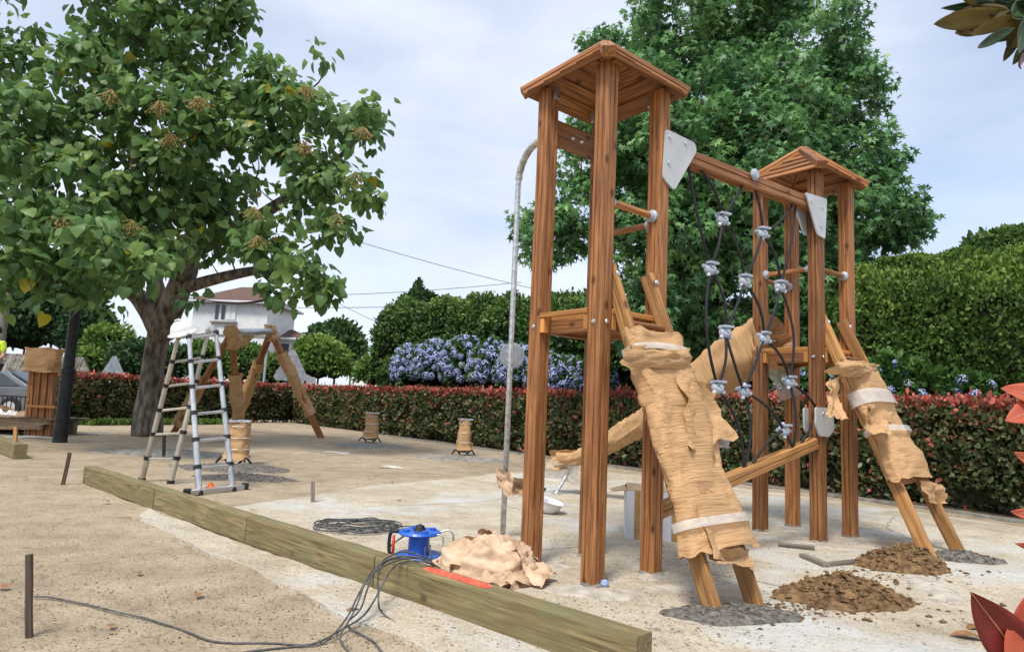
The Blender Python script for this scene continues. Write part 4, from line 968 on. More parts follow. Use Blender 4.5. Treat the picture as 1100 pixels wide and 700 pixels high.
# blue lump
MB()
tag(MB().lathe([(0, 0), (.022, .002), (.03, .015), (.024, .032), (.008, .04), (0, .041)], zz(gr(649, 633), SLZ), (.1, 0, 1), 9).build('crumpled_wipe', mat('pale_blue_paper', (.2, .3, .5), (.4, .5, .7), scale=30, rough=.8), smooth=False), 'small pale blue crumpled scrap beside the front post of the near tower', 'litter scrap')
# white scrap on the sand
for (x, y, s_, lb) in ((360, 487, .3, 'torn pale plastic scrap on the sand beyond the cable coil'), (92, 466, .35, 'white plastic scrap on the sand right of the black lamp post'), (420, 503, .22, 'small torn pale scrap on the sand left of the springer patch'), (30, 470, .5, 'pale blue plastic strip lying in front of the tarp-covered pallet')):
    p = gr(x, y); tag(flap('plastic_scrap', [p+V((-s_, -.2*s_, .015)), p+V((s_, -.3*s_, .015)), p+V((s_*.8, .35*s_, .02)), p+V((-s_*.7, .3*s_, .02))], G['film'], None, amp=.02, seed=x), lb, 'plastic scrap')

# ================================================================ TELESCOPIC LADDER
LD = empty('step_ladder', 'telescopic aluminium A-frame ladder standing under the big leafy tree', 'ladder', zz(gr(215, 530), 0))
f1, f2 = gr(214, 531), gr(250, 527); r1, r2 = gr(152, 516), gr(183, 519)
tA, tB = at(203, 361, 7.75), at(232, 357, 8.0)
tA2, tB2 = at(192, 361, 7.95), at(224, 356, 8.25)
def tel(p0, p1, m):
    n = 6
    for k in range(n):
        a_, b_ = p0.lerp(p1, k/n), p0.lerp(p1, (k+1)/n); r = .034-.002*k
        MB().tube([a_, b_], r, 12).build('rail_section', m, LD, smooth=False)
        MB().tube([b_-(b_-a_).normalized()*.03, b_+(b_-a_).normalized()*.012], r+.008, 12).build('rail_collar', G['black'], LD)
    MB().tube([p0-V((0, 0, .01)), p0.lerp(p1, .02)], .043, 12).build('rubber_foot', G['black'], LD)
for p0, p1, m in ((f1, tA, G['alu']), (f2, tB, G['alu']), (r1, tA2, G['alu_warm']), (r2, tB2, G['alu_warm'])): tel(p0, p1, m)
for k in range(1, 7):
    t = k/6-.012
    member('rung', f1.lerp(tA, t), f2.lerp(tB, t), rr(.05, .03, .006, sides=''), G['alu'], LD)
    member('rung', r1.lerp(tA2, t), r2.lerp(tB2, t), rr(.05, .03, .006, sides=''), G['alu_warm'], LD)
d = (f2-f1).normalized()
member('stabiliser_bar', f1-d*.14+V((0, 0, .03)), f2+d*.16+V((0, 0, .03)), rr(.05, .06, .008, sides=''), G['alu'], LD)
for p in (f1-d*.15, f2+d*.17): MB().box(p+V((0, 0, .035)), (.07, .08, .08), .3).build('rubber_foot', G['black'], LD)
for p, q in ((tA, tA2), (tB, tB2)): MB().tube([p, p.lerp(q, .5)+V((0, 0, .05)), q], .04, 10).build('hinge', G['alu'], LD)
mid = r1.lerp(tA2, .19).lerp(r2.lerp(tB2, .19), .5)
MB().tube([mid+V((0, -.02, .22)), mid+V((.02, -.02, -.03))], .02, 8).build('locking_strap', G['black'], LD)
oc = zz(gr(228, 528), .0)+V((0, -.05, .05)); tag(MB().lathe([(0, 0), (.055, 0), (.055, .012), (.03, .015), (.018, .06), (0, .062)], oc, (0, 0, 1), 14).build('rail_cap', G['orangepl'], smooth=False), 'small orange cone cap sitting on the ladder\'s stabiliser bar', 'cap')
hc = at(197, 357, 7.85)+V((0, 0, .0)); HT = empty('hard_hat', 'white hard hat hung on top of the aluminium ladder', 'hard hat', hc)
MB().lathe([(.17, -.01), (.175, 0), (.14, .012), (.132, .05), (.11, .10), (.07, .135), (0, .15)], hc, (-.22, -.45, 1), 26).build('hat_shell', G['white'], HT, smooth=True)
for an in (0, 1.0, 2.1): 
    u = V((math.cos(an), math.sin(an), 0)); MB().tube([hc+V((-.035, -.06, .137))+u*.05-V((0,0,.012)), hc+V((-.035, -.065, .148)), hc+V((-.035, -.06, .137))-u*.05-V((0,0,.012))], .008, 6).build('hat_rib', G['white'], HT)

# ================================================================ SWING FRAME (wrapped)
SW = empty('swing_frame', 'brown timber swing frame with splayed legs partly wrapped in tan paper, before the far hedge', 'swing frame', zz(gr(300, 470), 0))
P1, P2 = at(249, 357, 15.5), at(291, 356, 17.5)
feet = [(P1, gr(184, 467), .35), (P1, gr(258, 471), .4), (P2, gr(346, 470), .0), (P2, gr(250, 462), .1)]
round_ = lambda r: [(r*math.cos(k*math.pi/6), r*math.sin(k*math.pi/6)) for k in range(12)]
for i, (a_, b_, _) in enumerate(feet):
    member('leg', b_-V((0, 0, .05)), a_, round_(.075 if i < 2 else .09), G['orange'], SW, seg=4)
    t0, t1 = ((.12, .50), (.05, .62), (.22, .80), (.05, .72))[i]
    q = [b_.lerp(a_, t0+(t1-t0)*k/4) for k in range(5)]; ax = (a_-b_).normalized(); u = ax.orthogonal().normalized(); v_ = ax.cross(u)
    wrap('paper_sleeve', [(p, u*(.10+.03*math.sin(7*k_)), v_*(.11+.025*math.cos(9*k_))) for k_, p in enumerate(q)], G['paper'], SW, n=20, rings=60, amp=.06, seed=50+i)
MB().tube([P1-(P2-P1)*.05, P2+(P2-P1)*.05], .09, 12).build('crossbar', G['galv'], SW, smooth=True)
for i, p in enumerate((P1, P2)):
    wrap('paper_bulge', [(p+V((-.05, 0, .16)), V((.09, 0, 0)), V((0, .10, 0))), (p, V((.15-.04*i, 0, 0)), V((0, .15, 0))), (p+V((.08, 0, -.2)), V((.16-.05*i, 0, 0)), V((0, .14, 0))), (p+V((.03, 0, -.42+.15*i)), V((.09, 0, 0)), V((0, .08, 0)))], G['paper'], SW, n=20, rings=30, amp=.1, seed=60+i)
wrap('paper_bulge', [(P1.lerp(P2, .15)-V((0, 0, .1)), V((0, 0, .12)), V((0, .11, 0))), (P1.lerp(P2, .3)-V((0, 0, .14)), V((0, 0, .17)), V((0, .12, 0))), (P1.lerp(P2, .5)-V((0, 0, .06)), V((0, 0, .11)), V((0, .11, 0)))], G['paper'], SW, n=20, rings=24, amp=.08, seed=66)

# ================================================================ SPRINGER BASES (wrapped) on concrete patches
def springer(x, y, topy, wpx, label, plab, prx, pry, seed):
    b = gr(x, y); sc = b.y/F; ht = (y-topy)*sc; w_ = wpx*sc/2
    mound('concrete_patch', gr(x, y+4), prx, pry, .05, G['drycon'] if seed != 3 else G['wetcon'], 0, .7, plab, 'concrete footing', seed=70+seed, z0=.005)
    s = empty('spring_mount', label, 'spring mount', zz(b, .04))
    # coil spring
    pts = [zz(b, .05)+V((math.cos(t*.5)*w_*.65, math.sin(t*.5)*w_*.65, t*.5/(2*math.pi)*.06)) for t in range(0, int(ht*.95/.06*4*math.pi))]
    MB().tube(pts, .012, 6).build('coil_spring', G['black'], s, smooth=True)
    wrap('paper_sleeve', [(zz(b, ht*.16), V((w_*.98, 0, 0)), V((0, w_*.9, 0))), (zz(b, ht*.5), V((w_*.85, 0, 0)), V((0, w_*.8, 0))), (zz(b, ht*.94), V((w_*.72, 0, 0)), V((0, w_*.7, 0)))], G['paper'], s, n=20, rings=24, amp=w_*.22, seed=seed)
    MB().box(zz(b, ht*.97), (w_*1.75, w_*1.5, .03), .3).build('top_plate', G['galv'], s)
    for t in (.35, .6, .85): MB().lathe([(w_*(1.04-.26*t), -.012), (w_*(1.10-.26*t), 0), (w_*(1.04-.26*t), .012)], zz(b, ht*t), (0, 0, 1), 18).build('tape_ring', G['film'], s)
    for k in range(2): MB().tube(bez([zz(b, .03)+V(((-1)**k*w_*1.5, -w_*.6, 0)), zz(b, .12)+V(((-1)**k*w_*1.0, -w_*.7, 0)), zz(b, .03)+V(((-1)**k*w_*.4, -w_*.6, 0))], 5), .018, 6).build('base_ring', G['black'], s, smooth=True)
springer(398, 475, 443, 16, 'paper-wrapped spring mount on a concrete patch, left one before the photinia hedge', 'rough grey concrete patch under the left hedge-side spring mount', .95, .75, 1)
springer(498, 489, 450, 16, 'paper-wrapped spring mount on a concrete patch nearest the tall galvanised pole', 'rough grey concrete patch under the spring mount nearest the tall pole', .95, .45, 2)
springer(254, 499, 452, 25, 'wide paper-wrapped spring mount with metal plate beside the aluminium ladder', 'dark rough concrete patch beside the foot of the aluminium ladder', .80, .55, 3)
mound('concrete_patch', gr(180, 487), 1.3, .6, .06, G['drycon'], 0, .7, 'grey concrete patch behind the rear legs of the ladder at the tree', 'concrete footing', seed=88, z0=.0)
mound('concrete_patch', gr(262, 514), .75, .25, .05, G['wetcon'], 0, .9, 'dark flat concrete spill right of the ladder\'s front feet', 'concrete footing', seed=91, z0=.0)

# ================================================================ LAMP POST, POLES, SIGNS
b = gr(64, 475); LP = empty('street_lamp', 'black street lamp post standing left of the big leafy tree', 'street lamp', zz(b, 0))
MB().lathe([(.13, 0), (.13, .03), (.125, .05), (.115, 1.3), (.125, 1.32), (.125, 1.40), (.10, 1.43), (.085, 3.0), (.07, 5.2)], zz(b, 0), (0, 0, 1), 20).build('pole', G['lamp_black'], LP, smooth=False)
MB().lathe([(.0, 0), (.12, 0), (.14, .05), (.24, .45), (.26, .48), (.10, .62), (0, .68)], zz(b, 5.2), (0, 0, 1), 8).build('lantern', G['lamp_black'], LP)
b = at(3, 350, 30); b = zz(b, 0); ub = member('utility_pole', b, b+V((0, 0, 5.1)), round_(.17), G['greywood']); tag(ub, 'weathered wooden utility pole at the left edge behind the stone wall', 'utility pole')
# overhead wires
def wire(p, q, sag, lb):
    pts = [V(p).lerp(V(q), k/16)-V((0, 0, sag*4*(k/16)*(1-k/16))) for k in range(17)]
    tag(MB().tube(pts, .017, 5).build('overhead_wire', G['wiregrey'], smooth=True), lb, 'wire')
wire(at(300, 232, 30), at(700, 335, 36), .4, 'upper overhead wire falling from the leafy tree to the right across the sky')
wire(at(300, 318, 34), at(560, 303, 34), .15, 'faint lower overhead wire stretched almost level above the far bush')
wire(at(318, 300, 40), at(470, 372, 50), .3, 'overhead wire slanting down behind the round bushes')
wire(at(300, 330, 30), at(520, 325, 34), .1, 'lowest level overhead wire above the round bushes')
def signpost(label, px, cy, Yd, kind, size, poleb=True):
    b = zz(at(px, cy, Yd), 0); c = at(px, cy, Yd); s = empty('road_sign', label, 'road sign', b)
    MB().tube([b, c+V((0, .03, size*.6))], .03, 10).build('sign_pole', G['galv'], s, smooth=True)
    c2 = c - V((0, .035, 0))
    if kind == 'round':
        MB().lathe([(0, -.006), (size*.95, -.006), (size, 0), (size*.96, .006), (0, .006)], c2, (0.15, 1, 0), 36).build('sign_plate', G['sign'], s)
    else:
        P = []
        for k in range(3):
            an = math.pi/2+k*2*math.pi/3
            for e in (-.14, 0, .14): P.append(c2+V((math.cos(an+e)*size*(1-.06*(e != 0)), 0, math.sin(an+e)*size)))
        MB().prism(P, (0, .01, 0)).build('sign_plate', G['sign'], s)
    for z in (-.12, .12): MB().box(c2+V((0, .02, z*size*3)), (size*.9, .025, .03)).build('sign_clip', G['galv'], s)
signpost('round grey road sign seen from behind, right beside the tall galvanised pole', 550, 382, 15.8, 'round', .30)
signpost('smaller grey triangular road sign seen from behind, left of the leafy tree trunk', 122, 397, 30, 'tri', .62)
signpost('larger grey triangular road sign seen from behind, right of the swing frame', 313, 396, 30, 'tri', .85)
b = zz(at(286, 380, 29), 0); tag(member('metal_post', b, b+V((0, 0, 4.2)), round_(.05), G['galv']), 'thin grey metal post behind the swing frame', 'post')
# ================================================================ PALLET, BUNDLE, CAR, BARRIER, PERSON
pc = gr(8, 467); PT = empty('loaded_pallet', 'low pallet covered with a brown tarp and loose white packaging at the left edge', 'pallet', zz(pc, 0))
pw, pd = 2.6, 1.3; pc = pc+V((-.55, .7, 0))
mb = MB()
for k in range(7): mb.box(zz(pc, .32)+V((0, -pd/2+.1+k*.19, 0)), (pw, .15, .03))
mb.build('deck_boards', G['greywood'], PT)
for sx_ in (-1, 0, 1):
    for sy_ in (-1, 1): MB().box(zz(pc, .15)+V((sx_*pw*.42, sy_*pd*.4, 0)), (.2, .14, .30)).build('support_block', G['greywood'], PT)
q = [zz(pc, .36)+V((-pw/2-.1, -pd/2-.12, 0)), zz(pc, .38)+V((pw/2+.2, -pd/2-.1, 0)), zz(pc, .36)+V((pw/2+.1, pd/2, 0)), zz(pc, .36)+V((-pw/2, pd/2, 0))]
flap('tarp', q, G['tarp'], PT, amp=.04, n=24, seed=77)
flap('tarp_skirt', [q[0]+V((0, -.02, .0)), q[1]+V((0, -.02, .0)), q[1]+V((-.25, .02, -.25)), q[0]+V((0, .02, -.28))], G['tarp'], PT, amp=.04, n=20, seed=78)
for i, (dx, dy, s_, m) in enumerate(((-.1, -.2, .16, 'white'), (.15, -.1, .13, 'white'), (-.5, -.1, .18, 'film'), (.5, -.25, .15, 'paperpink'), (.75, -.1, .18, 'cardboard'), (1.0, -.3, .13, 'black'), (-.9, -.1, .15, 'paper'))):
    o = mound('packaging_scrap', zz(pc, 0)+V((dx, dy, 0)), s_*1.2, s_, s_*.8, G[m], i, 1.0, ('crumpled white bag on the left end of the tarp', 'small white bag just right of the first bag on the tarp', 'clear film bundle farther left on the tarp', 'pinkish paper bundle mid tarp before the timber bundle', 'brown cardboard scrap on the tarp left of its right end', 'black lump at the tarp\'s right end', 'tan paper bundle at the far left of the tarp')[i], 'packaging', seed=i*3+.5, nr=12, na=30, z0=.38)
bp_ = gr(46, 461); bp_ = zz(at(46, 440, 14.5), .0)
BN = empty('timber_bundle', 'upright bundle of brown posts with a paper-wrapped top behind the tarp-covered pallet', 'timber bundle', bp_)
for k, (px, tw_) in enumerate(((33, .12), (40, .12), (47, .10), (55, .13))):
    b0_ = zz(at(px, 445, 14.5), .0); t0_ = at(px+3, 388, 14.5+.05*k); member('post', b0_, zz(t0_, 1.75), rr(tw_, .12, .015, .012, .01), G['orange'], BN)
MB().box(zz(at(44, 437, 14.45), .62), (.62, .05, .06), .0).build('crosspiece', G['deck'], BN)
c_ = at(47, 385, 14.5); wrap('paper_top', [(zz(c_, 1.35)+V((0, 0, 0)), V((.33, 0, 0)), V((0, .17, 0))), (zz(c_, 1.6), V((.34, 0, 0)), V((0, .18, 0))), (zz(c_, 1.86), V((.33, 0, 0)), V((0, .16, 0)))], G['paper'], BN, n=40, rings=24, amp=.05, seed=81)
# car, seen rear three quarter
cc = gr(2, 452); cc = zz(at(-14, 440, 21.5), .0); CA = empty('parked_car', 'dark grey car with red rear lamps parked behind the barrier at the left edge', 'car', cc)
def loft(secs, name, m, parent):
    n = len(secs[0]); vs = [p for s in secs for p in s]; fs = [tuple(range(n))[::-1], tuple((len(secs)-1)*n+k for k in range(n))]
    for i in range(len(secs)-1):
        for k in range(n): fs.append((i*n+k, i*n+(k+1) % n, (i+1)*n+(k+1) % n, (i+1)*n+k))
    o = mesh(name, vs, fs, m, parent, smooth=False); bv = o.modifiers.new('b', 'BEVEL'); bv.width = .05; bv.segments = 3; bv.limit_method = 'ANGLE'; return o
def carsec(x, prof): return [cc+V((x, y, z)) for y, z in prof]
sil = [(-2.1, .35), (-2.12, .75), (-2.05, .95), (-1.45, 1.0), (-.75, 1.40), (.55, 1.44), (1.45, .98), (2.0, .93), (2.1, .55), (2.05, .28)]   # along X: front (-) to rear (+)
body_sil = [(-2.1, .3), (-2.12, .7), (-1.5, .92), (1.9, .98), (2.12, .85), (2.15, .4), (2.05, .25)]
loft([[cc+V((x, y, z)) for x, z in body_sil] for y in (-.85, .85)], 'body', G['cargrey'], CA)
cab = [(-1.35, .9), (-.65, 1.40), (.9, 1.44), (1.85, .96)]
loft([[cc+V((x, y*(1-.16*(z > 1)), z)) for x, z in cab] for y in (-.80, .80)], 'cabin', G['cargrey'], CA)
for sy_ in (-1,):
    P = [cc+V((x, sy_*(.80-.105*((z-.96)/.4))-.004*1, z)) for x, z in ((-1.12, 1.0), (-.6, 1.34), (.3, 1.37), (.3, 1.0))]; MB().prism(P, (0, sy_*.02, 0)).build('side_window', G['glass'], CA)
    P = [cc+V((x, sy_*(.80-.105*((z-.96)/.4))-.004*1, z)) for x, z in ((.36, 1.0), (.36, 1.37), (.9, 1.36), (1.5, 1.04), (1.4, 1.0))]; MB().prism(P, (0, sy_*.02, 0)).build('side_window', G['glass'], CA)
MB().prism([cc+V((1.78, -.68, 1.03)), cc+V((1.78, .68, 1.03)), cc+V((1.02, .6, 1.41)), cc+V((1.02, -.6, 1.41))], V((.025, 0, .045))).build('rear_window', G['glass'], CA)
for sy_ in (-1, 1):
    MB().box(cc+V((2.08, sy_*.68, .76)), (.14, .36, .16)).build('tail_light', G['redpl'], CA)
    for x_ in (-1.3, 1.35):
        wh = MB().lathe([(0, -.1), (.31, -.1), (.33, -.07), (.33, .07), (.31, .1), (0, .1)], cc+V((x_, sy_*.80, .33)), (0, 1, 0), 24).build('wheel', G['tyre'], CA)
        MB().lathe([(0, 0), (.2, 0), (.2, .012), (.05, .02), (0, .02)], cc+V((x_, sy_*.9, .33)), (0, sy_, 0), 16).build('rim', G['galv'], wh)
cr = cc
# second, red, car beyond to its right
# crowd barrier
b0_ = zz(at(-14, 445, 17.5), 0); b1_ = zz(at(30, 445, 17.5), 0); BR = empty('crowd_barrier', 'low dark metal barrier in front of the parked car', 'barrier', b0_)
dB = (b1_-b0_).normalized(); Lb = (b1_-b0_).length
MB().tube([b0_+V((0, 0, .12)), b0_+V((0, 0, .75)), b1_+V((0, 0, .75)), b1_+V((0, 0, .12)), b0_+V((0, 0, .12))], .025, 8).build('barrier_frame', G['lamp_black'], BR)
for k in range(1, 9): MB().tube([b0_+dB*Lb*k/9+V((0, 0, .12)), b0_+dB*Lb*k/9+V((0, 0, .75))], .012, 6).build('bar', G['lamp_black'], BR)
for p in (b0_+dB*.2, b1_-dB*.2): MB().tube([p+V((0, -.3, .02)), p+V((0, 0, .12)), p+V((0, .3, .02))], .02, 6).build('barrier_foot', G['lamp_black'], BR)
# person in hi-vis behind the pallet (mostly outside the frame)
pp = zz(at(-14, 430, 15.8), .0)
def skin_body(name, nodes, edges, m, parent=None, lv=2):
    me = bpy.data.meshes.new(name); me.from_pydata([tuple(V(n[0])) for n in nodes], edges, []); o = link(name, me, parent, WM[parent].copy() if parent else None)
    if parent: 
        Mi = WM[parent].inverted()
        for v in me.vertices: v.co = Mi @ v.co
    me.skin_vertices if hasattr(me, 'skin_vertices') else None
    md = o.modifiers.new('skin', 'SKIN'); 
    for i, n in enumerate(nodes): me.skin_vertices[0].data[i].radius = (n[1], n[2] if len(n) > 2 else n[1])
    me.skin_vertices[0].data[0].use_root = True
    s = o.modifiers.new('sub', 'SUBSURF'); s.levels = lv; s.render_levels = lv; me.materials.append(m); return o
PZ = .62
mound('sand_heap', zz(pp, 0), 1.1, .9, PZ*.8, G['earth'], 0, .3, 'heap of soil at the left edge under the worker in hi-vis', 'earth pile', seed=95, nr=24, na=60, z0=0)
PE = empty('person', 'worker in yellow-green hi-vis vest and dark trousers at the left edge of the picture', 'person', zz(pp, PZ))
o_ = zz(pp, PZ-.04)
def v3(x, y, z): return o_+V((x, y, z))
nodes = [(v3(0, 0, .95), .15, .11), (v3(0, 0, 1.15), .14, .10), (v3(0, 0, 1.38), .17, .11), (v3(0, 0, 1.50), .06), (v3(0, -.02, 1.62), .085, .10), (v3(0, -.02, 1.74), .08, .09),
         (v3(.2, 0, 1.42), .065), (v3(.27, -.02, 1.14), .045), (v3(.24, -.2, .98), .035), (v3(.22, -.28, .93), .04, .02), (v3(-.2, 0, 1.42), .065), (v3(-.27, 0, 1.14), .045), (v3(-.28, -.06, .9), .035), (v3(-.28, -.08, .8), .04, .02),
         (v3(.1, 0, .88), .10), (v3(.12, -.02, .5), .07), (v3(.13, .02, .1), .05), (v3(.13, -.14, .04), .045, .035), (v3(-.1, 0, .88), .10), (v3(-.12, -.02, .5), .07), (v3(-.14, .02, .1), .05), (v3(-.14, -.14, .04), .045, .035)]
edges = [(0, 1), (1, 2), (2, 3), (3, 4), (4, 5), (2, 6), (6, 7), (7, 8), (8, 9), (2, 10), (10, 11), (11, 12), (12, 13), (0, 14), (14, 15), (15, 16), (16, 17), (0, 18), (18, 19), (19, 20), (20, 21)]
skin_body('body', nodes, edges, G['skin'], PE)
nv = [(v3(0, 0, .98), .17, .125), (v3(0, 0, 1.18), .165, .12), (v3(0, 0, 1.38), .19, .13), (v3(.2, 0, 1.42), .08), (v3(.26, -.02, 1.2), .062), (v3(-.2, 0, 1.42), .08), (v3(-.26, 0, 1.2), .062)]
skin_body('hi_vis_vest', nv, [(0, 1), (1, 2), (2, 3), (3, 4), (2, 5), (5, 6)], G['hivis'], PE)
nt_ = [(v3(0, 0, .95), .165, .125), (v3(.1, 0, .86), .115), (v3(.12, -.02, .5), .085), (v3(.13, .02, .1), .075), (v3(-.1, 0, .86), .115), (v3(-.12, -.02, .5), .085), (v3(-.14, .02, .1), .075)]
skin_body('trousers', nt_, [(0, 1), (1, 2), (2, 3), (0, 4), (4, 5), (5, 6)], G['cloth'], PE)
MB().lathe([(.105, -.02), (.11, .03), (.10, .08), (.06, .125), (0, .135)], v3(0, .012, 1.70), (0, .2, 1), 18).build('hair', G['hair'], PE, smooth=True)

# stone wall at the left, house and low building
a_, b_ = zz(at(-60, 410, 31), 0), zz(at(96, 410, 33), 0)
vs = []; fs = []; n = 90; dw = (b_-a_); th = V((-dw.y, dw.x, 0)).normalized()*.4
for s_ in (0, 1):
    for i in range(n+1):
        for j in range(9):
            p = a_+dw*(i/n)+th*s_; hh_ = 2.45+.1*noise.noise(V((i*.2, 0, 0))) - (.8*max(0, (i/n-.93)/.07))
            vs.append(V((p.x, p.y, hh_*j/8)) + th*(.12*noise.noise(V((i*.9, j*1.3, s_)))))
W9 = 9*(n+1)
for s_ in (0, 1):
    for i in range(n):
        for j in range(8): k = s_*W9+i*9+j; fs.append((k, k+9, k+10, k+1))
for i in range(n): k = i*9+8; fs.append((k, k+9, W9+k+9, W9+k))
fs.append(tuple(n*9+j for j in range(9)) + tuple(W9+n*9+j for j in range(8, -1, -1)))
tag(mesh('stone_wall', vs, fs, G['stone']), 'old grey rubble stone wall behind the parked car at the left', 'stone wall')

def house(c, wd, dp, hw, ov, rh, rot, label):
    H_ = empty('house', label, 'house', c); Rm = Matrix.Rotation(rot, 3, 'Z'); X = lambda x, y, z: c+Rm @ V((x, y, z))
    MB().prism([X(-wd/2, 0, 0), X(wd/2, 0, 0), X(wd/2, dp, 0), X(-wd/2, dp, 0)], (0, 0, hw)).build('wall', G['render'], H_)
    e = [X(-wd/2-ov, -ov, hw), X(wd/2+ov, -ov, hw), X(wd/2+ov, dp+ov, hw), X(-wd/2-ov, dp+ov, hw)]; r0, r1 = X(-wd/2+dp/2, dp/2, hw+rh), X(wd/2-dp/2, dp/2, hw+rh)
    mb = MB(); mb.add(e+[r0, r1], [(0, 1, 5, 4), (1, 2, 5), (2, 3, 4, 5), (3, 0, 4), (3, 2, 1, 0)]); rf = mb.build('roof', G['tile'], H_)
    mb = MB(); 
    for i in range(4): mb.tube([e[i]+V((0, 0, -.06)), e[(i+1) % 4]+V((0, 0, -.06))], .09, 6)
    mb.build('gutter', G['shutter'], rf)
    return H_, X
hc_ = zz(at(243, 380, 46), 0)
H1, X = house(hc_, 5.4, 4.4, 7.3, .45, 1.4, -.1, 'white house with a brown tiled hip roof and shuttered window behind the swing frame')
wn = MB().box(X(-.35, -.03, 6.55), (1.6, .08, 1.25), -.1).build('window', G['shutter'], H1)
for dx in (-.55, -.1, .3, .65): MB().box(X(-.35+dx, -.085, 6.55), (.26, .03, 1.0), -.1).build('pane', G['glass'], wn) if dx < 0 else MB().box(X(-.35+dx, -.085, 6.55), (.30, .03, 1.05), -.1).build('shutter', G['render'], wn)
MB().box(X(-.35, -.12, 5.85), (1.9, .2, .1), -.1).build('sill', G['drycon'], H1)
MB().prism([X(-2.72, -.02, 4.9), X(2.72, -.02, 4.9), X(2.72, -.05, 4.9), X(-2.72, -.05, 4.9)], (0, 0, .12)).build('string_course', G['drycon'], H1)
hc2 = zz(at(302, 385, 48), 0)
H2_, X2 = house(hc2, 3.0, 3.0, 5.1, .4, .8, -.1, 'low annex with a brown tiled roof to the right of the white house')
MB().box(X2(0, -.03, 4.2), (1.0, .08, 1.0), -.1).build('window', G['glass'], H2_)
hc3 = zz(at(391, 400, 70), 0)
H3_, X3 = house(hc3, 3.0, 3.0, 4.6, .3, .6, 0, 'tiny pale building far off between the round bushes and the tall hedge')
MB().box(X3(0, -.03, 3.9), (.6, .08, .5), 0).build('window', G['glass'], H3_)

# ================================================================ TREES AND HEDGES
def tree(name, label, cat, base, limbs, blobs, n, per, rad, size, shape, m, tint0=.45, droop=.6, shell=.55, bark='bark', br=.03, group=None, zmin=None, tube=True, tv=.22, clump=.25):
    T = empty(name, label, cat, base, group)
    limb_mesh(limbs, T, 'trunk', G[bark])
    pts = blob_points(blobs, n, shell)
    if zmin is not None: pts[:, 2] = np.maximum(pts[:, 2], zmin)
    if tube: branches([l[0] for l in limbs], pts, T, r0=br)
    arr = cluster_leaves(pts, per, rad, size, shape, droop=droop, tint0=tint0, tv=tv, seedclump=clump)
    return T, pts, arr
# broad leaved tree at left
b = zz(gr(158, 468), -.05); Yt = b.y
tr = [b, at(160, 430, Yt), at(166, 385, Yt-.1), at(174, 345, Yt-.3)]
fk = tr[-1]
limbs = [(tr, [.36, .27, .24, .25]),
  ([fk-V((0, 0, .3)), at(196, 300, Yt-.8), at(206, 265, Yt-1.4), at(214, 225, Yt-2), at(212, 160, Yt-2.4), at(208, 80, Yt-2.6)], [.30, .26, .22, .16, .11, .05]),
  ([fk-V((0, 0, .25)), at(150, 320, Yt-.6), at(118, 300, Yt-1.6), at(80, 268, Yt-2.8), at(40, 220, Yt-3.8), at(10, 160, Yt-4)], [.27, .2, .15, .12, .08, .04]),
  ([at(204, 270, Yt-1.3), at(245, 252, Yt-1.7), at(290, 225, Yt-2.4), at(340, 190, Yt-3), at(385, 150, Yt-3.3)], [.2, .15, .12, .08, .03]),
  ([at(190, 312, Yt-.7), at(230, 300, Yt-1.5), at(280, 290, Yt-2.4), at(330, 292, Yt-3), at(355, 300, Yt-3.2)], [.15, .12, .09, .06, .03]),
  ([at(172, 330, Yt-.3), at(160, 270, Yt-.5), at(150, 200, Yt-1), at(130, 120, Yt-1.4), at(110, 40, Yt-1.6)], [.2, .16, .13, .09, .04]),
  ([at(118, 300, Yt-1.6), at(90, 250, Yt-2.0), at(70, 180, Yt-2.4), at(60, 110, Yt-2.5)], [.12, .1, .07, .03])]
blobs = [(0, 50, 44, 12), (65, 120, 55, 12), (0, 140, 62, 11), (10, 230, 55, 10.5), (95, 80, 45, 12), (130, 55, 50, 13), (190, 40, 60, 13), (238, 20, 34, 13), (170, 130, 65, 12), (238, 125, 60, 13), (90, 200, 65, 11.5), (170, 205, 55, 13), (185, 240, 38, 12.3), (228, 218, 38, 13), (140, 250, 30, 12), 
  (285, 100, 45, 13), (290, 170, 50, 13), (330, 110, 34, 12.5), (352, 65, 16, 12.5), (350, 130, 30, 12.5), (388, 118, 22, 12), (398, 150, 14, 12), (335, 195, 42, 12.5), (385, 205, 22, 12), (360, 240, 26, 12), (300, 255, 42, 12.5), (330, 285, 28, 12), (350, 305, 14, 12),
  (245, 262, 30, 14), (115, 270, 40, 10), (55, 280, 46, 10.5), (10, 300, 40, 12), (75, 318, 16, 11), (150, 285, 25, 10), (95, 310, 22, 11), (212, 322, 14, 12.5), (292, 316, 24, 12.5), (130, 305, 24, 12), (240, 215, 40, 14), (-40, -30, 60, 12), (130, -30, 70, 13), (210, -40, 70, 13), (-60, 200, 80, 12)]
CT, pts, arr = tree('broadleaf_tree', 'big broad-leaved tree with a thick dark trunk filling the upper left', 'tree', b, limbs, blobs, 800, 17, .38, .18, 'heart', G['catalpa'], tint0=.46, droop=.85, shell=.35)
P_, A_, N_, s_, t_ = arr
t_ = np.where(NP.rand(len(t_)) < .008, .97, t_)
leaf_mesh('crown', P_, A_, N_*.6+A_*.0+NP.normal(size=N_.shape)*.3, s_, t_, 'heart', G['catalpa'], CT)
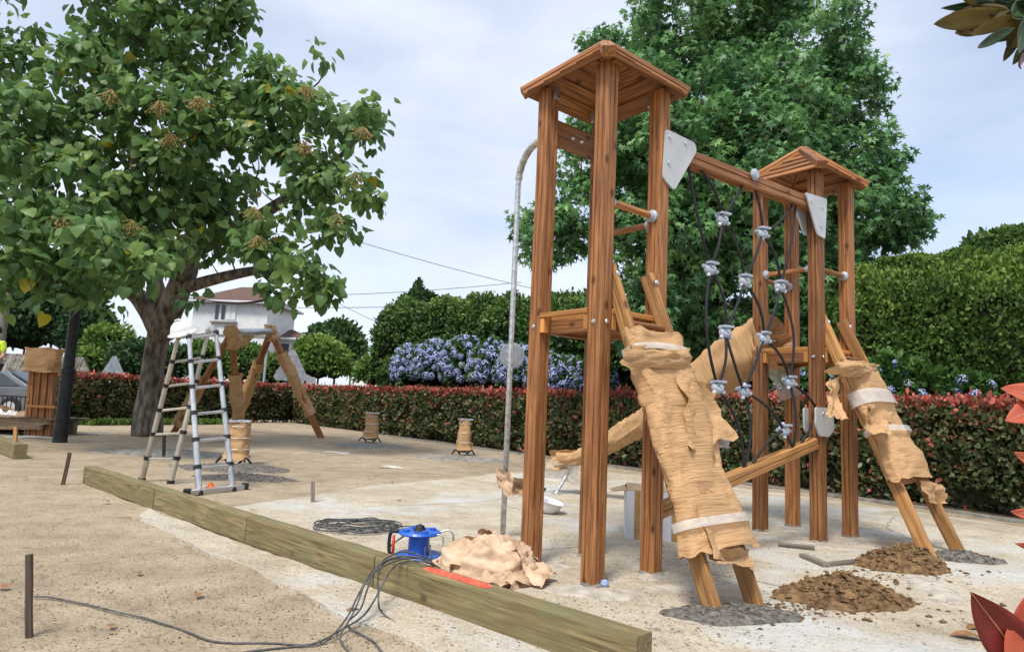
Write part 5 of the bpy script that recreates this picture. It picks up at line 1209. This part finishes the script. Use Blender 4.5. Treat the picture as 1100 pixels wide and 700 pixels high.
# seed clusters
px_list = [(75, 60), (95, 105), (160, 115), (180, 118), (190, 150), (85, 245), (80, 268), (215, 70), (245, 110), (262, 98), (285, 122), (300, 105), (325, 52), (370, 140), (380, 150), (290, 165), (265, 228), (270, 215), (405, 175), (380, 235), (210, 175), (160, 235)]
ctp = pts.copy()
for i, (x, y) in enumerate(px_list):
    c0 = at(x, y, 10.6 if x < 130 else 11.3)
    j = int(np.argmin(np.linalg.norm(ctp-np.array(tuple(c0)), axis=1))); cj = V(ctp[j]); c0 = cj + (CAM-cj).normalized()*.34 + V((0, 0, .05)); mb = MB()
    for k in range(26):
        o_p = V(NP.normal(size=3))*.07; mb.lathe([(0, -.018), (.015, -.012), (.019, 0), (.015, .012), (0, .018)], c0+V((o_p.x*1.3, o_p.y, o_p.z*.8)), (0, 0, 1), 5)
        mb.tube([c0+V((0, 0, .16)), c0+V((o_p.x*1.3, o_p.y, o_p.z*.8))], .004, 3, caps=False)
    mb.build('seed_cluster', G['seed'], CT)

# star leaved tree in the centre
b = zz(at(765, 470, 13.6), -.05); Yt = b.y
limbs = [([b, at(763, 400, Yt), at(762, 330, Yt), at(762, 230, Yt), at(764, 130, Yt), at(768, 40, Yt)], [.30, .24, .21, .16, .11, .05])]
for (x1, y1, x2, y2, yy) in ((690, 240, 590, 260, 12.5), (700, 140, 640, 70, 13), (840, 250, 930, 220, 13), (830, 150, 920, 90, 13.5), (740, 300, 660, 340, 12.5), (790, 290, 850, 330, 12.5), (780, 200, 800, 150, 11.8), (745, 190, 720, 170, 11.8)):
    limbs.append(([at(763, (y1+y2)/2+70, Yt), at(x1, y1, (Yt+yy)/2), at(x2, y2, yy)], [.09, .06, .02]))
blobs = [(770, 160, 125, 13.6), (675, 110, 66, 13), (650, 55, 32, 13), (745, 20, 80, 13.5), (850, 50, 80, 13.6), (905, 100, 50, 13.4), (915, 170, 52, 13.2), (938, 225, 50, 13), (965, 240, 30, 13), (850, 225, 85, 13), (720, 260, 80, 12.6), (625, 230, 50, 12.8), (585, 250, 38, 12.8), (645, 165, 55, 13),
  (790, 310, 85, 12.8), (690, 330, 60, 12.8), (870, 300, 55, 12.8), (790, 180, 90, 12.2), (700, 160, 60, 12.2), (830, 120, 70, 12.4), (800, -5, 70, 13.6), (720, 360, 50, 13.5), (840, 360, 50, 13.5), (905, 285, 35, 13)]
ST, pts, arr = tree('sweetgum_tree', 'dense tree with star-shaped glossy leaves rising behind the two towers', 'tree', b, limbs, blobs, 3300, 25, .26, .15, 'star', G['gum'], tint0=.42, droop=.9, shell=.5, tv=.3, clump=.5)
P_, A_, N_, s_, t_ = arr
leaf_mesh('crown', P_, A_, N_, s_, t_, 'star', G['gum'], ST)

def bush(name, label, cat, blobs, dens, size, shape, m, tint0=.5, group=None, base=None, core=.72, minz=.05, tintup=.25, flat=1.0, clump=.0, spiky=0):
    """clipped or loose bush: leaf shell over ellipsoids with stems and a solid dark core painted as inner shade"""
    B = [(at(x, y, Y), r*Y/F, (ry or r)*Y/F) for x, y, r, ry, Y in blobs]
    cx = sum(c.x for c, _, _ in B)/len(B); cy = sum(c.y for c, _, _ in B)/len(B)
    T = empty(name, label, cat, (cx, cy, 0), group)
    PP = []; NNm = []
    mb = MB()
    for c, r, rz in B:
        n = int(dens*4*math.pi*r*((r+rz)/2)); d = rnd(n); d[:, 2] = np.where(d[:, 2] < -.5, -d[:, 2], d[:, 2]); rr_ = (.80+.24*NP.rand(n, 1)**.8)+np.where(NP.rand(n, 1) < .05, NP.rand(n, 1)*.10, 0)
        lump = np.array([1+.20*noise.noise(V((x[0]*2.2+c.x, x[1]*2.2, x[2]*2.2)))+.11*noise.noise(V((x[0]*6+c.x, x[1]*6, x[2]*6))) for x in d])[:, None]
        p = np.array(tuple(c)) + d*rr_*lump*np.array([r, r, rz]); ok = p[:, 2] > minz
        PP.append(p[ok]); NNm.append(d[ok])
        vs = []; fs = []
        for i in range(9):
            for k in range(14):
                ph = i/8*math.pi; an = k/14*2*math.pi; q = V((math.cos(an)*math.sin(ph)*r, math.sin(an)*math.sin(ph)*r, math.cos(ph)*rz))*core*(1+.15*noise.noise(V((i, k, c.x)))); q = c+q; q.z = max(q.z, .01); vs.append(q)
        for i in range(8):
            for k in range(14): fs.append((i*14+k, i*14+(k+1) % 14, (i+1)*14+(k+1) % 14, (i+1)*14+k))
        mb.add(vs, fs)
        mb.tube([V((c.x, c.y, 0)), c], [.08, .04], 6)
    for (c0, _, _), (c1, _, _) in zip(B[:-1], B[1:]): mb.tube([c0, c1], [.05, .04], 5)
    mb.build('branches', G['core'], T)  # stems plus solid lumps coloured dark as the bush's inner shade
    P_ = np.vstack(PP); D = np.vstack(NNm); n = len(P_)
    lump = np.array([noise.noise(V(p)*1.6)*.5+noise.noise(V(p)*4.5)*.4 for p in P_])
    A_ = D*.8+NP.normal(size=(n, 3))*.6+np.array([0, 0, spiky]); N_ = D+NP.normal(size=(n, 3))*.5
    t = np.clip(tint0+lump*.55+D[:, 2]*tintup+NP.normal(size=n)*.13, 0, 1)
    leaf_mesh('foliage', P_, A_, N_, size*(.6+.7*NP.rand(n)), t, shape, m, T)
    return T
# tall clipped hedge right: boxy masses as overlapping blobs
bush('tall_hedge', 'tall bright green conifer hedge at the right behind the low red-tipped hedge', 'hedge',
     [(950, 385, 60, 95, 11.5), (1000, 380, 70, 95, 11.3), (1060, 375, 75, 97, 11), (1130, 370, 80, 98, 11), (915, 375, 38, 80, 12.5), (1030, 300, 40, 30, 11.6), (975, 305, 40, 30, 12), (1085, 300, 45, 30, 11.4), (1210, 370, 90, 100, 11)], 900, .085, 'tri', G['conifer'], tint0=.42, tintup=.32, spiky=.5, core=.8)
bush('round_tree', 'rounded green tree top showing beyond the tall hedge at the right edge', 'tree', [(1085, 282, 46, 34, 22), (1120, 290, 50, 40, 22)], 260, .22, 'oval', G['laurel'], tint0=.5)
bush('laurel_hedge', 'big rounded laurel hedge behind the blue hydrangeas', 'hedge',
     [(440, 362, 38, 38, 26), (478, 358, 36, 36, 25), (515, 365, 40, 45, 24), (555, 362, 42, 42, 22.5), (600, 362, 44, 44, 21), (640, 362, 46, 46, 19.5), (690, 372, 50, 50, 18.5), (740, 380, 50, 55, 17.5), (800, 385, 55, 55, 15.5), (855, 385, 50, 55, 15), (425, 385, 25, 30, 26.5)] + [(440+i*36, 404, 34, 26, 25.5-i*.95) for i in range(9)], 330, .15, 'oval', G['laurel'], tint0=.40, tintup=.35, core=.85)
bush('conifer_tree', 'thin pointed conifer top poking out above the laurel hedge', 'tree', [(450, 328, 14, 18, 28), (449, 314, 5, 13, 28), (461, 320, 8, 4, 28), (438, 322, 8, 4, 28)], 300, .16, 'tri', G['dkleaf'], tint0=.6, core=.3, spiky=.6)
bush('round_bush', 'bright green rounded bush standing left of the far tree gap', 'bush', [(343, 388, 24, 25, 33), (330, 380, 14, 16, 33), (360, 392, 16, 20, 33)], 120, .26, 'oval', G['lime'], tint0=.55)
bush('round_bush', 'green domed bush right in front of the tiny far building', 'bush', [(401, 401, 20, 18, 30)], 160, .2, 'oval', G['lime'], tint0=.35)
bush('distant_tree', 'pale green tree in the gap behind the bright round bushes', 'tree', [(362, 372, 24, 26, 48), (345, 362, 12, 12, 48), (378, 380, 16, 20, 48)], 50, .4, 'oval', G['dkleaf'], tint0=.8, core=.5)
bush('garden_bush', 'dark green bush below the white house behind the ladder', 'bush', [(262, 392, 26, 22, 38), (220, 392, 26, 24, 38), (296, 400, 20, 18, 36)], 90, .25, 'oval', G['lime'], tint0=.25)
bush('conifer_tree', 'broad dark conifer behind the stone wall at the far left', 'tree', [(30, 345, 42, 42, 40), (70, 330, 36, 50, 42), (-10, 350, 40, 40, 40), (95, 360, 26, 30, 38)], 90, .3, 'tri', G['dkleaf'], tint0=.45)
bush('garden_bush', 'light green bush between the lamp post and the leafy tree trunk', 'bush', [(118, 372, 24, 22, 36), (100, 395, 20, 20, 35)], 90, .28, 'oval', G['lime'], tint0=.45)
bush('garden_bush', 'dark shrub behind the trunk of the big tree', 'bush', [(150, 388, 30, 22, 34), (190, 392, 20, 20, 34)], 90, .25, 'oval', G['dkleaf'], tint0=.6)
# undergrowth beneath the star leaved tree
# ---- low photinia hedge
def hedge(name, label, line, w_, h_, dens, seed):
    T = empty(name, label, 'hedge', line[0]); PP = []; DD = []; mb = MB(); off = offs(line, w_)
    for i in range(len(line)-1):
        a_, b_ = line[i], line[i+1]; a2, b2 = off[i], off[i+1]; Ls = (b_-a_).length
        dn = dens*min(1.0, (11/(max(6, (a_.y+b_.y)/2)))**.9)
        n1 = int(dn*Ls*h_); n2 = int(dn*Ls*w_*1.1)
        nrm = V(((a_-a2).x, (a_-a2).y, 0)).normalized()
        u = NP.rand(n1, 1); z = NP.rand(n1, 1)**.85*h_; dep = NP.rand(n1, 1)**1.5*.22
        p = np.array(tuple(a_))+(np.array(tuple(b_))-np.array(tuple(a_)))*u; bul = np.array([.13*noise.noise(V((x[0]*1.4, x[1]*1.4, zz_[0]*1.8)))+.08*noise.noise(V((x[0]*4, x[1]*4, zz_[0]*4))) for x, zz_ in zip(p, z)])[:, None]
        p = p+np.array(tuple(nrm))*(bul*1.5-dep-.10*np.clip((z-h_*.85)/.2, 0, 1)-.12*np.clip((.35-z)/.35, 0, 1)); p[:, 2] = z[:, 0]; PP.append(p); DD.append(np.tile(tuple(nrm), (n1, 1)))
        u = NP.rand(n2, 1); v_ = NP.rand(n2, 1)
        p = (np.array(tuple(a_))*(1-u)+np.array(tuple(b_))*u)*(1-v_)+(np.array(tuple(a2))*(1-u)+np.array(tuple(b2))*u)*v_
        tz = np.array([h_+.05*noise.noise(V((x[0]*1.5, x[1]*1.5, seed)))+.04*noise.noise(V((x[0]*6, x[1]*6, seed))) for x in p])
        p[:, 2] = tz-NP.rand(n2)**2*.2+np.where(NP.rand(n2) < .06, NP.rand(n2)*.12, 0); PP.append(p); DD.append(np.tile((0, 0, 1.), (n2, 1)))
        # end caps + solid core, dark in place of the shade inside
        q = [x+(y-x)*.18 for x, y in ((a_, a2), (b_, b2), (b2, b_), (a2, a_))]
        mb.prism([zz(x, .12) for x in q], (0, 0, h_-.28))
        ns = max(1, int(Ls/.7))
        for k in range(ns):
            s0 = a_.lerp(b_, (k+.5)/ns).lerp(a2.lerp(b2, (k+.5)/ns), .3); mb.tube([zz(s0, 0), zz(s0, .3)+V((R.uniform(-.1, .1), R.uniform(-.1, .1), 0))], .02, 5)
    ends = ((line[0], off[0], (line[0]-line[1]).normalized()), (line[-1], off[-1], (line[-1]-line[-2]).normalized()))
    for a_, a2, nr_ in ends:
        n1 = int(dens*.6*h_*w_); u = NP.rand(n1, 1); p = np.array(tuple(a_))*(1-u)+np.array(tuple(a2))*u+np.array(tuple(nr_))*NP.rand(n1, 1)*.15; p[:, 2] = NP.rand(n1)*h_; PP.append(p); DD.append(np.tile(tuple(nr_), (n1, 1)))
    mb.build('branches', G['core'], T)  # stems plus a solid filler, its dark colour painting the hedge's inner shade
    P_ = np.vstack(PP); D = np.vstack(DD); n = len(P_)
    lump = np.array([noise.noise(V(p)*2.0)*.8+noise.noise(V(p)*5)*.8 for p in P_])
    redness = np.clip((P_[:, 2]-(h_-.15)+lump*.06)/.13, 0, 1)
    t = .30+lump*.28+NP.normal(size=n)*.16+.12*(P_[:, 2]/h_)
    red = NP.rand(n) < (redness*.85+.05)
    t = np.where(red, .78+NP.rand(n)*.22, np.clip(t, 0, .72))
    A_ = D*.7+NP.normal(size=(n, 3))*.6+np.array([0, 0, .35]); N_ = D+NP.normal(size=(n, 3))*.6
    dist = P_[:, 1]; sz = (.066+.0026*dist)*(.6+.7*NP.rand(n))
    leaf_mesh('foliage', P_, A_, N_, sz, t, 'oval', G['photinia'], T)
    return T
hedge('low_hedge', 'low red-tipped photinia hedge along the slab, running to the right edge', HD[3:], .85, 1.40, 1150, 1)
hedge('low_hedge', 'far low red-tipped photinia hedge behind the big leafy tree', HD[:4], .9, 1.40, 1150, 2)
# ---- hydrangeas
def floret_mesh(m, name):
    n = 120; d = rnd(n); P_ = d*.085*(.85+.2*NP.rand(n, 1)); A_ = np.cross(d, rnd(n)); v, f, t = leaf_arrays(P_, A_, d, (.038)*np.ones(n), np.clip(.5+NP.normal(size=n)*.25+d[:, 2]*.2, 0, 1), 'tri')
    me = bpy.data.meshes.new(name); me.from_pydata(v.tolist(), [], f.tolist()); me.materials.append(m); a = me.attributes.new('tint', 'FLOAT', 'POINT'); a.data.foreach_set('value', t.astype(np.float32)); return me
FM = [floret_mesh(G['bloom'], 'flower_head') for _ in range(3)]; FW = floret_mesh(G['bloomw'], 'flower_head')
def hydrangea(label, blobs, nfl, s0, palefrac=.05, dens=300):
    T = bush('hydrangea_bush', label, 'hydrangea', blobs, dens, .15, 'oval', G['hydleaf'], tint0=.5, core=.75)
    B = [(at(x, y, Y), r*Y/F, (ry or r)*Y/F) for x, y, r, ry, Y in blobs]; done = []
    k = 0; tries = 0
    while k < nfl and tries < 4000:
        tries += 1; c, r, rz = R.choice(B); d = V(NP.normal(size=3)).normalized()
        if d.y > .25 or d.z < -.45: continue
        p = c+V((d.x*r, d.y*r, d.z*rz))*1.03
        if p.z < 1.25 or any((p-q).length < .17 for q in done): continue
        done.append(p); k += 1
        me = FW if R.random() < palefrac else R.choice(FM)
        M = Matrix.Translation(p) @ Matrix.Rotation(R.uniform(0, 6), 4, 'Z') @ Matrix.Scale(s0*R.uniform(.95, 1.5), 4)
        link('flower_head', me, T, M)
    return T
hydrangea('big blue hydrangea at the left end of the flower row behind the low hedge', [(442, 396, 20, 24, 22.4), (466, 394, 22, 26, 21.4)], 99, 1.15)
hydrangea('tallest blue hydrangea in the middle of the flower row, left of the round sign', [(500, 394, 26, 30, 20.2), (528, 396, 24, 28, 19.2)], 99, 1.15)
hydrangea('blue hydrangea behind the round sign and the left tower post', [(560, 400, 24, 26, 17.9), (585, 404, 20, 24, 17.2)], 90, 1.15)
hydrangea('blue hydrangea seen between the near tower\'s left and front posts', [(612, 408, 22, 22, 16.2), (640, 410, 20, 18, 15.4)], 75, 1.1)
hydrangea('sparse blue hydrangea against the tall hedge at the far tower\'s right', [(960, 418, 30, 34, 10.2), (985, 420, 24, 28, 10.0), (1040, 425, 22, 22, 9.9)], 24, .72, .25, 380)
hydrangea('sparse pale hydrangea seen between the far tower\'s posts', [(848, 415, 20, 24, 11.6), (885, 420, 18, 20, 11.2)], 12, .8, .5, 380)
# white gate seen through the right end of the hedge
gp = zz(at(1050, 480, 9.9), 0); GT = empty('white_fence', 'white painted low fence glimpsed behind the right end of the red-tipped hedge', 'fence', gp)
for z in (.35, .75): MB().box(gp+V((.6, -.55, z)), (2.2, .04, .08), -.9).build('fence_rail', G['white'], GT)
for k in range(9): MB().box(gp+V((.6, -.55, .5))+V((math.cos(-.9), math.sin(-.9), 0))*(-1.0+k*.25), (.07, .03, .9), -.9).build('fence_slat', G['white'], GT)
# grass tufts under the far hedge at left
def tufts():
    n = 1500; P = []
    for _ in range(n):
        t = R.random(); p = HD[0].lerp(HD[2], t*.6)+V((.45+R.random()*.5, -.35, 0)); P.append((p.x, p.y, 0))
    P = np.array(P); o = leaf_mesh('grass', P, np.array([0, 0, 1.])+NP.normal(size=(n, 3))*.35, rnd(n), .14+.1*NP.rand(n), NP.rand(n), 'tri', G['grass'], None); tag(o, 'short green grass at the foot of the far hedge', 'grass', kind='stuff')
tufts()

# ================================================================ FOREGROUND LEAVES
def blade(p, tip, wd, nrm, m, parent, name='leaf', curl=.25, fold=.3, seed=0, rib_m='rib'):
    """smooth leaf blade from base p to tip"""
    p, tip = V(p), V(tip); ax = tip-p; Ln = ax.length; ax.normalize(); nrm = V(nrm); nrm = (nrm-ax*nrm.dot(ax)).normalized(); sx_ = ax.cross(nrm)
    vs = []; fs = []; n = 14
    for i in range(n+1):
        t = i/n; hw = wd*.5*(math.sin(math.pi*min(1, t*1.0)**.85)**.8 if 0 < t < 1 else .02)
        for j in range(7):
            s_ = (j-3)/3; vs.append(p+ax*Ln*t+sx_*s_*hw+nrm*(fold*abs(s_)*hw+curl*Ln*t*(t-1)*-1*-.6+.02*Ln*noise.noise(V((t*5, s_*2, seed)))))
    for i in range(n):
        for j in range(6): k = i*7+j; fs.append((k, k+1, k+8, k+7))
    o = mesh(name, vs, fs, m, parent, smooth=True)
    so_ = o.modifiers.new('s', 'SOLIDIFY'); so_.thickness = .0006
    Wm = WM[o]; rib = [V(vs[i*7+3])-nrm*-.0004 for i in range(n+1)]
    MB().tube(rib, [wd*.022*(1-.8*i/n)+.0002 for i in range(n+1)], 6).build('midrib', G[rib_m], o, smooth=True)
    for sd__ in (0, 6):
        for i in range(2, n-2, 2):
            a_, b_ = V(vs[i*7+3]), V(vs[min(n, i+2)*7+(1 if sd__ == 0 else 5)]); pass
    return o
FY = .75
FP = empty('photinia_shrub', 'out-of-focus photinia shrub whose red leaves poke in from the right edge', 'shrub', (.85, .8, 0))
def fp(x, y, Y=FY): return at(x, y, Y)
MB().tube(bez([V((.85, .8, 0)), V((.80, .78, .5)), fp(1140, 560), fp(1132, 440)], 6), .005, 8).build('stem', G['twig'], FP, smooth=True)
for i, (x0, y0, x1, y1, w_, mm) in enumerate(((1150, 432, 1076, 417, .030, 'redleaf'), (1150, 425, 1080, 452, .034, 'redleaf'), (1150, 515, 1090, 486, .022, 'redleaf'), (1150, 560, 1086, 549, .018, 'redleaf'), (1150, 600, 1090, 583, .012, 'redleaf'),
        (1120, 735, 1043, 636, .050, 'maroonleaf'), (1120, 760, 1102, 640, .062, 'redleaf'))):
    blade(fp(x0, y0, FY+.01*(i % 3)), fp(x1, y1, FY-.01*(i % 2)), w_, (-.2, -1, .5-.15*i), G[mm], FP, seed=i)
    MB().tube([fp(x0, y0, FY+.01*(i % 3)), fp(1142, (y0+560)/2)], .0015, 6).build('leaf_stalk', G['redleaf'], FP)
MG = empty('magnolia_branch', 'dark magnolia branch with green and brown leaves hanging in at the upper right corner', 'tree branch', at(1150, 10, 2.2))
MY = 2.2
MB().tube(bez([at(1200, -40, MY), at(1120, 15, MY), at(1080, 18, MY), at(1040, 10, MY)], 5), [.008]*10+[.006]*5+[.003], 8).build('twig', G['twig'], MG, smooth=True)
for i, (x0, y0, x1, y1, w_, mm) in enumerate(((1085, 16, 1003, 26, .055, 'magunder'), (1078, 18, 1026, 36, .05, 'magunder'), (1085, 12, 1022, 14, .05, 'magunder'), (1090, 5, 1010, 9, .03, 'magleaf'), (1088, 5, 1030, -8, .06, 'magunder'), (1100, 20, 1043, 38, .04, 'magunder'), (1105, 24, 1060, 44, .05, 'magunder'),
        (1100, 14, 1055, 35, .022, 'magleaf'), (1105, 20, 1082, 54, .05, 'magunder'), (1112, 10, 1095, 58, .05, 'magleaf'), (1115, 50, 1097, 74, .03, 'maroonleaf'), (1092, 0, 1060, 10, .05, 'magleaf'), (1110, 0, 1070, 24, .05, 'magleaf'), (1120, 20, 1080, 40, .05, 'magleaf'), (1115, -5, 1088, 20, .06, 'magleaf'), (1090, 30, 1050, 52, .03, 'magleaf'), (1098, 36, 1078, 66, .03, 'magunder'), (1110, 40, 1088, 70, .04, 'magleaf'))):
    blade(at(x0, y0, MY+.05*math.sin(i*2)), at(x1, y1, MY-.08*math.cos(i*1.3)), w_*1.25, (.2*math.sin(i*3), -1, -.6+.4*math.sin(i)), G[mm], MG, seed=i+20, fold=.35, curl=.7, rib_m='ribdark')
